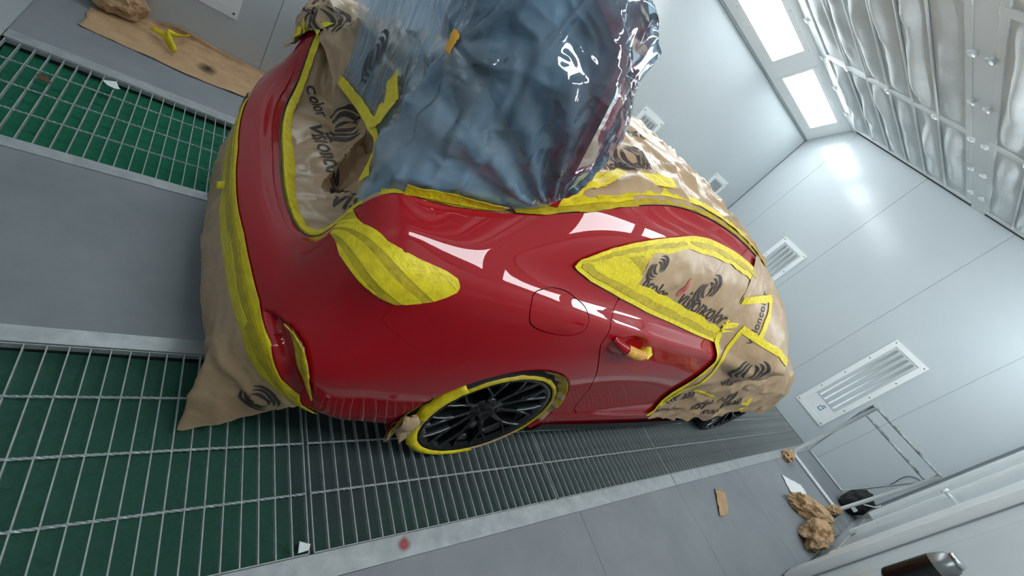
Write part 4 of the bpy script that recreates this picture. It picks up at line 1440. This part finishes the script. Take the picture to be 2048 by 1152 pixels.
def frame(o, P0, P1):
    bv = BV_[o.name]
    P0, P1 = Vector(P0), Vector(P1)
    view = (Vector(cam.location) if False else Vector((0, 0, 1.517)))
    c = (P0 + P1) / 2
    nn = Vector((0, 0, 0))
    for k in range(5):
        h_ = bv.find_nearest(P0.lerp(P1, k / 4))
        q_ = h_[1]
        nn += q_ if q_.dot(view - c) > 0 else -q_
    n = nn.normalized()
    r = (P1 - P0).normalized()
    n = (n - r * n.dot(r)).normalized()
    return bv, P0, r, n.cross(r), n, (P1 - P0).length


def decal(o, V2, F, P0, r, u, n, bv, mt_, name, off=0.0022):
    return wmesh(name, [snap(bv, P0 + r * x + u * y, n, off) for x, y in V2], F, mt_, o, False)


def subdiv(V2, F, maxlen):
    bm = bmesh.new()
    vs = [bm.verts.new((x, y, 0)) for x, y in V2]
    for f in F:
        try: bm.faces.new([vs[i] for i in f])
        except ValueError: pass
    bmesh.ops.triangulate(bm, faces=bm.faces[:])
    for _ in range(4):
        es = [e for e in bm.edges if e.calc_length() > maxlen]
        if not es or len(bm.verts) > 2500: break
        bmesh.ops.subdivide_edges(bm, edges=es, cuts=1)
        bmesh.ops.triangulate(bm, faces=[f for f in bm.faces if len(f.verts) > 3])
    bm.verts.index_update()
    out = [(v.co.x, v.co.y) for v in bm.verts], [tuple(v.index for v in f.verts) for f in bm.faces]
    bm.free()
    return out


_txt = {}


def text2d(s):
    if s not in _txt:
        cu = bpy.data.curves.new('lettering', 'FONT')
        cu.body = s; cu.size = 1.0; cu.resolution_u = 3; cu.offset = 0.012
        ob = bpy.data.objects.new('lettering', cu); COL.objects.link(ob)
        me = ob.to_mesh()
        V2 = [(v.co.x, v.co.y) for v in me.vertices]; F = [tuple(p.vertices) for p in me.polygons]
        ob.to_mesh_clear()
        bpy.data.objects.remove(ob); bpy.data.curves.remove(cu)
        _txt[s] = (V2, F)
    return _txt[s]


def letter(o, s, P0, P1, mt_=None, hfac=1.0):
    bv, p0, r, u, n, L = frame(o, P0, P1)
    V2, F = text2d(s)
    wd = max(v[0] for v in V2)
    k = L / wd
    V2, F = subdiv([(x * k, y * k * hfac) for x, y in V2], F, 0.02)
    return decal(o, V2, F, p0, r, u, n, bv, mt_ or M_INK, 'lettering')


def logo(o, P0, P1, mt_=None, rot=0.0, which=None):
    """eye-like mark of curved strokes; P0-P1 spans its width"""
    bv, p0, r, u, n, L = frame(o, P0, P1)
    c = p0 + r * (L / 2)
    R_ = L / 2
    V2, F = [], []
    def stroke(cx, cy, rx, ry, a0, a1, w):
        b = len(V2); N_ = 12
        for k in range(N_ + 1):
            t = k / N_; a = math.radians(a0 + (a1 - a0) * t)
            ww = w * (0.25 + math.sin(math.pi * min(1, t * 1.05)) ** 0.8)
            for s in (-1, 1):
                x = cx + (rx + s * ww / 2) * math.cos(a); y = cy + (ry + s * ww / 2) * math.sin(a)
                ca, sa = math.cos(rot), math.sin(rot)
                V2.append(((x * ca - y * sa) * R_, (x * sa + y * ca) * R_))
            if k: F.append((b + 2 * k - 2, b + 2 * k - 1, b + 2 * k + 1, b + 2 * k))
    for k, (rx, ry) in enumerate(((1.0, 0.78), (0.78, 0.66), (0.55, 0.52))):
        stroke(-0.02 + 0.10 * k, 0, rx, ry, 118, 245, 0.17)
        stroke(0.02 - 0.10 * k, 0, rx, ry, -62, 65, 0.17)
    return decal(o, V2, F, c, r, u, n, bv, mt_ or M_INK, 'printed_mark')


def ribbon(o, pts, width, mt_=None, off=0.004, n_=24, parent=None, smooth_=False):
    bv = BV_[o.name]
    P = np.array(pts, float)
    if len(P) > 2 and smooth_:
        P = smooth_path(P, n_)
    else:
        d = np.r_[0, np.cumsum(np.linalg.norm(np.diff(P, axis=0), axis=1))]
        P = np.stack([np.interp(np.linspace(0, d[-1], n_), d, P[:, k]) for k in range(3)], 1)
    rows = []
    for k in range(n_):
        t = Vector(P[min(k + 1, n_ - 1)] - P[max(k - 1, 0)]).normalized()
        h_ = bv.find_nearest(Vector(P[k]))
        n = h_[1]
        if n.dot(Vector((0, 0, 1.517)) - h_[0]) < 0: n = -n
        s = t.cross(n).normalized()
        w = width * (1 + 0.12 * noise.noise(Vector((k * 0.5, width * 900, 0))))
        rows.append([tuple(snap(bv, h_[0] + s * (w * (j / 3 - 0.5)), n, off)) for j in range(4)])
    return wmesh('tape_strip', *skin(*gridvf(np.array(rows)), 0.0012), mt_ or M_TAPE, parent or o, True, A40)


# side window
letter(WINP, 'visioncolor', (1.70, .752, 1.052), (2.26, .748, 1.020))
letter(WINP, 'ncolor', (1.385, .746, 1.075), (1.60, .747, 1.050))
logo(WINP, (1.80, .775, 1.125), (1.965, .80, 1.185), rot=0.3)
logo(WINP, (1.37, .765, 1.14), (1.47, .775, 1.185), rot=0.4)
M_STREAK = mat('red_overspray', srgb(176, 62, 74), 0.6, vary=(40, srgb(190, 120, 100), 1.0))
bv, p0, r, u, n, L = frame(WINP, (1.672, .757, 1.085), (1.668, .778, 1.180))
V2 = [(0.0, 0.0)] + [(L / 2 + L / 2 * math.cos(a), 0.016 * math.sin(a) * (1 + 0.3 * math.sin(3 * a))) for a in np.linspace(0, 2 * math.pi, 20)[:-1]]
decal(WINP, *subdiv(V2[1:], [tuple(range(19))], 0.02), p0, r, u, n, bv, M_STREAK, 'paint_streak')
# front sheet
letter(FRONTP, 'visioncolor', (2.545, .70, 1.00), (2.56, .84, 1.27))
logo(FRONTP, (2.545, .575, .86), (2.745, .53, .945), rot=0.1)
letter(FRONTP, 'visio', (2.70, .60, .70), (2.78, .53, .80))
logo(FRONTP, (2.46, .645, .475), (2.62, .64, .56))
letter(FRONTP, 'visioncolor', (2.48, .637, .345), (2.70, .62, .398))
letter(FRONTP, 'visi', (2.84, .626, .375), (2.98, .62, .42))
logo(FRONTP, (2.98, .63, .55), (3.16, .625, .60))
logo(FRONTP, (3.17, .63, .48), (3.34, .62, .54))
letter(FRONTP, 'color', (3.10, .61, .36), (3.32, .60, .40))
ribbon(FRONTP, [(2.30, .79, 1.178), (2.433, .81, 1.205), (2.643, .829, 1.252)], 0.042)
ribbon(FRONTP, [(2.615, .822, 1.245), (2.566, .665, 1.059)], 0.036)
ribbon(FRONTP, [(2.43, .725, 1.061), (2.62, .641, 1.065), (2.757, .59, 1.071), (2.86, .535, 1.06)], 0.042)
ribbon(FRONTP, [(2.436, .721, 1.058), (2.399, .642, .887), (2.455, .622, .80), (2.47, .636, .678), (2.44, .642, .60), (2.46, .645, .45)], 0.026)
ribbon(FRONTP, [(2.262, .725, .985), (2.30, .754, 1.069)], 0.05)
ribbon(FRONTP, [(3.44, .61, .56), (3.52, .605, .56)], 0.07)
ribbon(FRONTP, [(3.55, .602, .47), (3.60, .602, .45)], 0.05)
ribbon(FRONTP, [(2.55, .64, .60), (2.78, .63, .60), (2.90, .63, .575)], 0.018)
# boot
letter(BOOTP, 'visioncolor', (.435, 1.82, .603), (.50, 1.36, .61))
letter(BOOTP, 'color', (.415, 2.03, .66), (.47, 1.88, .62))
logo(BOOTP, (.61, 1.90, .70), (.535, 1.72, .63), rot=0.2)
letter(BOOTP, 'vis', (.47, 1.30, .61), (.56, 1.23, .66))
letter(BOOTP, 'visi', (.47, 1.16, .66), (.60, 1.10, .75))
# skirt, roof, far corner
logo(SKIRT, (.31, .76, .21), (.395, .715, .30), rot=0.4)
logo(ROOFP, (1.16, 1.08, 1.36), (1.34, 1.12, 1.405), rot=0.3)
letter(ROOFP, 'visioncolor', (1.10, 1.02, 1.31), (1.36, 1.07, 1.38))
letter(ROOFP, 'visioncolor', (1.30, 1.30, 1.41), (1.62, 1.34, 1.43))
logo(FARP, (.40, 2.20, .88), (.44, 2.05, .98), rot=0.6)
logo(FARP, (.42, 2.28, .85), (.50, 2.20, .93), rot=0.2)
ribbon(FARP, [(.365, 2.27, .77), (.385, 2.17, .84), (.40, 2.08, .88)], 0.05, off=0.006, n_=14)
ribbon(ROOFP, [(.87, .88, 1.20), (1.017, .943, 1.27), (1.10, .97, 1.31), (1.15, 1.009, 1.34)], 0.04, off=0.012)
# blue film: dark printed mark, tape tabs, taped hem
logo(FILM, (.464, 1.63, 1.03), (.455, 1.47, 1.13), mat('film_print', srgb(22, 40, 46), 0.5), rot=0.5)
ribbon(FILM, [(.50, 2.00, .79), (.475, 1.75, .862), (.457, 1.45, .94), (.448, 1.24, .98), (.431, 1.08, .995), (.40, .97, .955)], 0.058, off=0.008, n_=40)
ribbon(FILM, [(.448, 1.24, .985), (.455, 1.20, 1.05)], 0.05, off=0.008)
ribbon(FILM, [(.455, 1.245, 1.015), (.456, 1.15, 1.075)], 0.075, off=0.012)
ribbon(FILM, [(.457, 1.285, 1.135), (.456, 1.195, 1.085)], 0.07, off=0.010, n_=8)
ribbon(FILM, [(.396, .94, 1.385), (.405, .935, 1.345)], 0.03, mat('orange_tape', srgb(226, 160, 40), 0.5), off=0.006, n_=8)
ribbon(FILM, [(.455, .878, 1.035), (.559, .867, 1.068), (.641, .856, 1.088), (.72, .853, 1.10)], 0.045, off=0.006)
# left-over paint seen under the film: crumpled brown paper heap on the boot floor
# ------------------------------------------------------------------ things lying about
def crumple(name, c, size, seed, label, mt_=M_KRAFT, group=None, sub=4, rotz=0.0, amp=0.45, flat=True, cat='paper'):
    bm = bmesh.new()
    bmesh.ops.create_icosphere(bm, subdivisions=sub, radius=1.0)
    for v in bm.verts:
        p = v.co.normalized()
        q_ = p * 1.6 + Vector((seed * 3.1, seed, -seed * 2))
        k = 1 - amp * abs(noise.noise(q_)) * 1.6 - 0.5 * amp * abs(noise.noise(q_ * 2.4)) - 0.22 * amp * abs(noise.noise(q_ * 6))
        v.co = p * k
    R_ = Matrix.Rotation(rotz, 3, 'Z')
    zmin = 9
    for v in bm.verts:
        v.co = R_ @ Vector((v.co.x * size[0], v.co.y * size[1], v.co.z * size[2]))
    zs = sorted(v.co.z for v in bm.verts)
    zf = zs[int(len(zs) * 0.10)]
    for v in bm.verts:
        v.co.z = max(v.co.z, zf) - zf
    me = bpy.data.meshes.new(name); bm.to_mesh(me); bm.free()
    me.materials.append(mt_)
    if not flat: me.polygons.foreach_set('use_smooth', [True] * len(me.polygons))
    o = bpy.data.objects.new(name, me); o.location = c
    link(o)
    if label: tag(o, label, cat, group)
    return o


G = 'crumpled brown paper on the floor'
crumple('crumpled_paper', (4.84, -0.205, 0.0), (0.32, 0.13, 0.11), 1, 'long crumpled brown paper wad on the floor beside the white rag', group=G, rotz=-0.62)
crumple('crumpled_paper', (4.50, -0.345, 0.0), (0.24, 0.12, 0.15), 5, 'bulky crumpled brown paper heap against the near wall, lowest in the photo', group=G, rotz=0.1)
crumple('crumpled_paper', (5.55, -0.30, 0.0), (0.15, 0.055, 0.07), 9, 'small crumpled brown paper behind the clear plastic tray', group=G, rotz=-0.2)
crumple('crumpled_paper', (5.43, 0.275, 0.0), (0.13, 0.07, 0.07), 13, 'little shredded brown paper ball at the foot of the white stand', group=G, rotz=0.3)
crumple('crumpled_paper', (-0.335, 3.425, 0.018), (0.15, 0.095, 0.15), 17, 'crumpled brown paper heap on the paper strip at the far wall', group=G, rotz=0.4)
# flat scraps
def sheet(name, poly, label, mt_, cat, z=0.003, amp=0.008, seed=0, thick=0.0012, n=14, group=None):
    """quad sheet lying on the floor, four corners"""
    a, b, c, d = [np.array(p, float) for p in poly]
    P = np.array([[np.r_[(a * (1 - s) + b * s) * (1 - t) + (d * (1 - s) + c * s) * t, 0] for t in np.linspace(0, 1, n)] for s in np.linspace(0, 1, n)])
    for i in range(n):
        for j in range(n):
            p = P[i, j]
            P[i, j, 2] = z + amp * (0.6 + noise.noise(Vector((p[0] * 9, p[1] * 9, seed)))) * (0.2 + fold(p, 8, seed))
            P[i, j, :2] += 0.008 * np.array([noise.noise(Vector((p[0] * 14, p[1] * 14, seed + 3))), noise.noise(Vector((p[0] * 14, p[1] * 14, seed + 8)))])
    V, F = skin(*gridvf(P), thick)
    V = [(x, y, max(z_, 0.0006)) for x, y, z_ in V]
    o = mesh(name, V, F, mt_, None, True)
    return tag(o, label, cat, group)


sheet('paper_scrap', [(3.42, .20), (3.55, .155), (3.39, .02), (3.25, .034)], 'flat torn scrap of brown paper alone on the grey floor plate', M_KRAFT, 'paper', amp=0.02, seed=2)
M_RAG = mat('white_cloth', srgb(226, 230, 230), 0.9, bump=(60, 0.4, 0.006))
sheet('cleaning_rag', [(4.946, .138), (5.264, .004), (5.20, -.138), (4.857, -.016)], 'flat white cleaning cloth on the floor beside the white stand', M_RAG, 'cloth', amp=0.012, seed=4)
# paper strip along the far wall, turned up against it
xs = np.linspace(-0.435, 0.62, 60)
low = np.interp(xs, [-0.435, -0.123, 0.015, 0.34, 0.62], [3.09, 3.07, 3.05, 3.075, 3.12])
P = np.zeros((60, 26, 3))
for i, x in enumerate(xs):
    L_ = 3.524 - low[i]
    up = np.interp(x, [-0.435, -0.2, -0.05, 0.2, 0.62], [0.0, 0.02, 0.06, 0.03, 0.02])
    for j in range(26):
        t = j / 25 * (L_ + up)
        cap = (3.36 if x < -0.41 else 9)
        y = low[i] + min(t, L_); z = max(0, t - L_)
        if y > cap: y = cap
        P[i, j] = (x + 0.012 * noise.noise(Vector((x * 10, y * 10, 2))) * (1 if i in (0, 1) else 0), y, z + 0.003 + 0.012 * fold((x * 0.6, y * 2.0, 0), 5, 8) * min(1, (L_ + up - t) / 0.1 + 0.2))
        P[i, j, 1] = min(P[i, j, 1], 3.525 - 0.003)
ps = mesh('paper_strip', *skin(*gridvf(P), 0.001), M_KRAFT, None, True)
tag(ps, 'long brown paper strip on the floor along the far wall with a black spray blot', 'paper')
V, F = gridvf(np.array([[(0.118 + r_ * math.cos(a) * 1.1, 3.212 + r_ * math.sin(a), 0.0245) for a in np.linspace(0, 2 * math.pi, 24)] for r_ in np.linspace(0.001, 0.07, 6)]))


def blot_mat(name, core, rim, base, r0, r1, c):
    """sprayed blot: solid core fading out to the colour of what it lies on"""
    mt_ = bpy.data.materials.new(name); mt_.use_nodes = True
    nt = mt_.node_tree; b = nt.nodes['Principled BSDF']; b.inputs['Roughness'].default_value = 0.7
    tc = nt.nodes.new('ShaderNodeTexCoord')
    vm = nt.nodes.new('ShaderNodeVectorMath'); vm.operation = 'DISTANCE'; vm.inputs[1].default_value = c
    nt.links.new(tc.outputs['Object'], vm.inputs[0])
    nz = nt.nodes.new('ShaderNodeTexNoise'); nz.inputs['Scale'].default_value = 45
    nt.links.new(tc.outputs['Object'], nz.inputs['Vector'])
    ad = nt.nodes.new('ShaderNodeMath'); ad.operation = 'MULTIPLY_ADD'; ad.inputs[1].default_value = (r1 - r0) * 0.8; 
    nt.links.new(nz.outputs['Fac'], ad.inputs[0]); nt.links.new(vm.outputs['Value'], ad.inputs[2])
    rp_ = nt.nodes.new('ShaderNodeValToRGB')
    mr = nt.nodes.new('ShaderNodeMapRange'); mr.inputs['From Min'].default_value = r0 + (r1 - r0) * 0.3; mr.inputs['From Max'].default_value = r1 * 1.15
    nt.links.new(ad.outputs[0], mr.inputs['Value']); nt.links.new(mr.outputs[0], rp_.inputs[0])
    rp_.color_ramp.elements[0].color = core; rp_.color_ramp.elements[1].color = rim
    nt.links.new(rp_.outputs[0], b.inputs['Base Color'])
    mr2 = nt.nodes.new('ShaderNodeMapRange'); mr2.inputs['From Min'].default_value = r0; mr2.inputs['From Max'].default_value = r1 * 1.1
    mr2.inputs['To Min'].default_value = 1; mr2.inputs['To Max'].default_value = 0
    nt.links.new(ad.outputs[0], mr2.inputs['Value']); nt.links.new(mr2.outputs[0], b.inputs['Alpha'])
    return mt_


mesh('spray_blot', V, F, blot_mat('black_blot', srgb(22, 20, 20), srgb(90, 70, 52), None, 0.022, 0.068, (0.118, 3.212, 0.0245)), ps, True)
V, F = gridvf(np.array([[(0.885 + r_ * math.cos(a) * 1.15, 0.326 + r_ * math.sin(a) * 0.95, 0.0048) for a in np.linspace(0, 2 * math.pi, 24)] for r_ in np.linspace(0.001, 0.034, 6)]))
mesh('paint_blot', V, F, blot_mat('red_blot', srgb(176, 60, 72), srgb(150, 120, 90), None, 0.012, 0.034, (0.885, 0.326, 0.0048)), floor, True)
# loop of used yellow tape on the paper strip
def tape_loop(name, pts, width, label, z0):
    Pp = smooth_path(pts, 40)
    rows = []
    for k in range(40):
        a = k * 0.35
        s = np.array([math.cos(a) * 0.3 + 0.5, math.sin(a) * 0.5 + 0.3, 0.9]); s /= np.linalg.norm(s)
        rows.append([Pp[k] + s * width * (j / 2 - 0.5) for j in range(3)])
    A = np.array(rows); A[..., 2] += z0 - A[..., 2].min()
    o = mesh(name, *skin(*gridvf(A), 0.003), M_TAPE, None, True)
    return tag(o, label, 'tape')


tape_loop('used_tape', [(-0.175, 3.36, .03), (-0.12, 3.315, .04), (-0.08, 3.25, .02), (-0.05, 3.205, .02), (-0.085, 3.27, .05), (-0.105, 3.32, .07), (-0.07, 3.335, .06), (-0.035, 3.39, .05), (-0.01, 3.45, .04), (-0.02, 3.48, .03)], 0.03,
          'twisted loop of used yellow tape on the brown paper strip', 0.022)
# scraps on the gratings
sheet('tissue_scrap', [(-0.27, 2.645), (-0.225, 2.66), (-0.20, 2.60), (-0.25, 2.60)], 'crumpled white tissue on the far grating', M_RAG, 'tissue', amp=0.03, seed=6, n=10)
sheet('paper_crumb', [(-0.46, 2.47), (-0.43, 2.48), (-0.40, 2.43), (-0.44, 2.44)], 'small dark brown paper crumb on the far grating near the left edge', mat('dark_paper', srgb(92, 62, 44), 0.8), 'paper', amp=0.02, seed=7, n=8)
sheet('tissue_scrap', [(0.535, .372), (0.565, .374), (0.572, .39), (0.54, .40)], 'tiny white scrap at the corner of the near grating', M_RAG, 'tissue', amp=0.016, seed=8, n=8)

# ------------------------------------------------------------------ white tubular stand by the end wall
stand = empty('tube_stand', (6.05, -0.03, 0))
tag(stand, 'white tubular folding stand in the corner of the end wall', 'stand')
def tube(name, pts, r, mt_, parent=stand, seg=8):
    return wmesh(name, *tubevf(pts, r, seg), mt_, parent)
R1_ = 0.018
tube('front_frame', [(5.72, .312, 0.955), (5.72, .310, 0.07), (5.72, .295, 0.03), (5.72, .26, R1_), (5.72, -.27, R1_), (5.72, -.305, 0.03), (5.72, -.320, 0.07), (5.72, -.384, 0.955)], R1_, M_WHITE)
tube('rear_frame', [(5.80, .350, 0.83), (6.40, .292, 0.05), (6.43, .27, R1_), (6.43, -.20, R1_), (6.40, -.22, 0.05), (5.80, -.382, 0.83)], 0.010, M_WHITE)
M_GRUBBY = mat('grubby_tube', srgb(190, 196, 196), 0.5, vary=(16, srgb(48, 56, 56), 1.0))
tube('rest_bar', [(5.80, .355, 0.832), (5.80, -.387, 0.828)], 0.013, M_GRUBBY)
tube('rest_bar', [(5.72, .312, 0.958), (5.72, -.384, 0.958)], 0.013, M_GRUBBY)
for y in (0.345, -0.385):
    tube('link', [(5.72, y * 0.97, 0.958), (5.80, y, 0.83)], 0.018, M_GALV)
# dark bag hanging by the stand
bag = crumple('cloth_bag', (6.16, -0.345, 0.0), (0.21, 0.12, 0.17), 23, None, M_DARKCLOTH, None, 4, -0.3, 0.28, False)
bag.data.transform(Matrix.Scale(1.15, 4, (0, 0, 1)))
tag(bag, 'dark grey cloth bag with pale piping on the floor behind the white stand', 'bag')
V, F = tubevf([tuple(p) for p in smooth_path([(-.14, -.03, .20), (-.10, -.09, .27), (.0, -.10, .30), (.06, -.11, .20), (.0, -.125, .10), (-.06, -.125, .09)], 30)], 0.006, 6)
mesh('piping', V, F, M_WHITE, bag, True)
box('label_patch', (-0.17, -0.155, -0.06, 0.02, 0.08, 0.12), M_WHITE, bag)
# thin wire hook on the end wall
V, F = tubevf([tuple(p) for p in smooth_path([(6.472, -.328, .403), (6.472, -.330, .509), (6.472, -.319, .571), (6.472, -.332, .663), (6.472, -.388, .707), (6.472, -.43, .706)], 30)], 0.004, 6)
tag(mesh('wire_hook', V, F, M_SCREW, None, True), 'thin grey wire hanging on the end wall behind the white stand', 'wire')
# clear plastic tray
M_CLEAR = mat('clear_plastic', srgb(225, 230, 232), 0.12, trans=0.6, bump=(40, 0.3, 0.01))
tray = empty('plastic_tray', (5.36, -0.405, 0))
tag(tray, 'clear plastic tray between the crumpled papers by the near wall', 'tray')
for b in ((-0.26, 0.26, -0.055, 0.055, 0.0, 0.006), (-0.26, 0.26, -0.055, -0.050, 0.006, 0.07), (-0.26, 0.26, 0.050, 0.055, 0.006, 0.07), (-0.26, -0.254, -0.05, 0.05, 0.006, 0.07), (0.254, 0.26, -0.05, 0.05, 0.006, 0.07)):
    box('tray_wall', b, M_CLEAR, tray)
for k in range(4):
    box('rib', (0.05 + 0.05 * k, 0.07 + 0.05 * k, -0.05, 0.05, 0.006, 0.03), M_CLEAR, tray)

# ------------------------------------------------------------------ black canister on the near wall
can = empty('filter_canister', (2.38, -0.40, 0.885))
tag(can, 'black canister with a chrome cap mounted on the near wall', 'canister')
def lathe(name, prof, mt_, seg=40):
    return mesh(name, *gridvf(np.array([[(r * math.cos(a), r * math.sin(a), z) for r, z in prof] for a in np.linspace(0, 2 * math.pi, seg)])), mt_, can, True)
lathe('body', [(0.0, 0.0), (0.035, 0.0), (0.046, 0.010), (0.048, 0.02), (0.048, 0.18)], mat('black_gloss', srgb(16, 20, 20), 0.25))
lathe('neck', [(0.048, 0.18), (0.045, 0.20), (0.036, 0.23), (0.027, 0.24)], mat('grey_metal', srgb(120, 124, 126), 0.3, 0.7))
lathe('cap', [(0.027, 0.24), (0.030, 0.241), (0.030, 0.250), (0.027, 0.253), (0.018, 0.251), (0.0, 0.250)], M_CHROME)
box('bracket', (-0.015, 0.015, -0.070, -0.040, 0.06, 0.12), M_GALV, can)
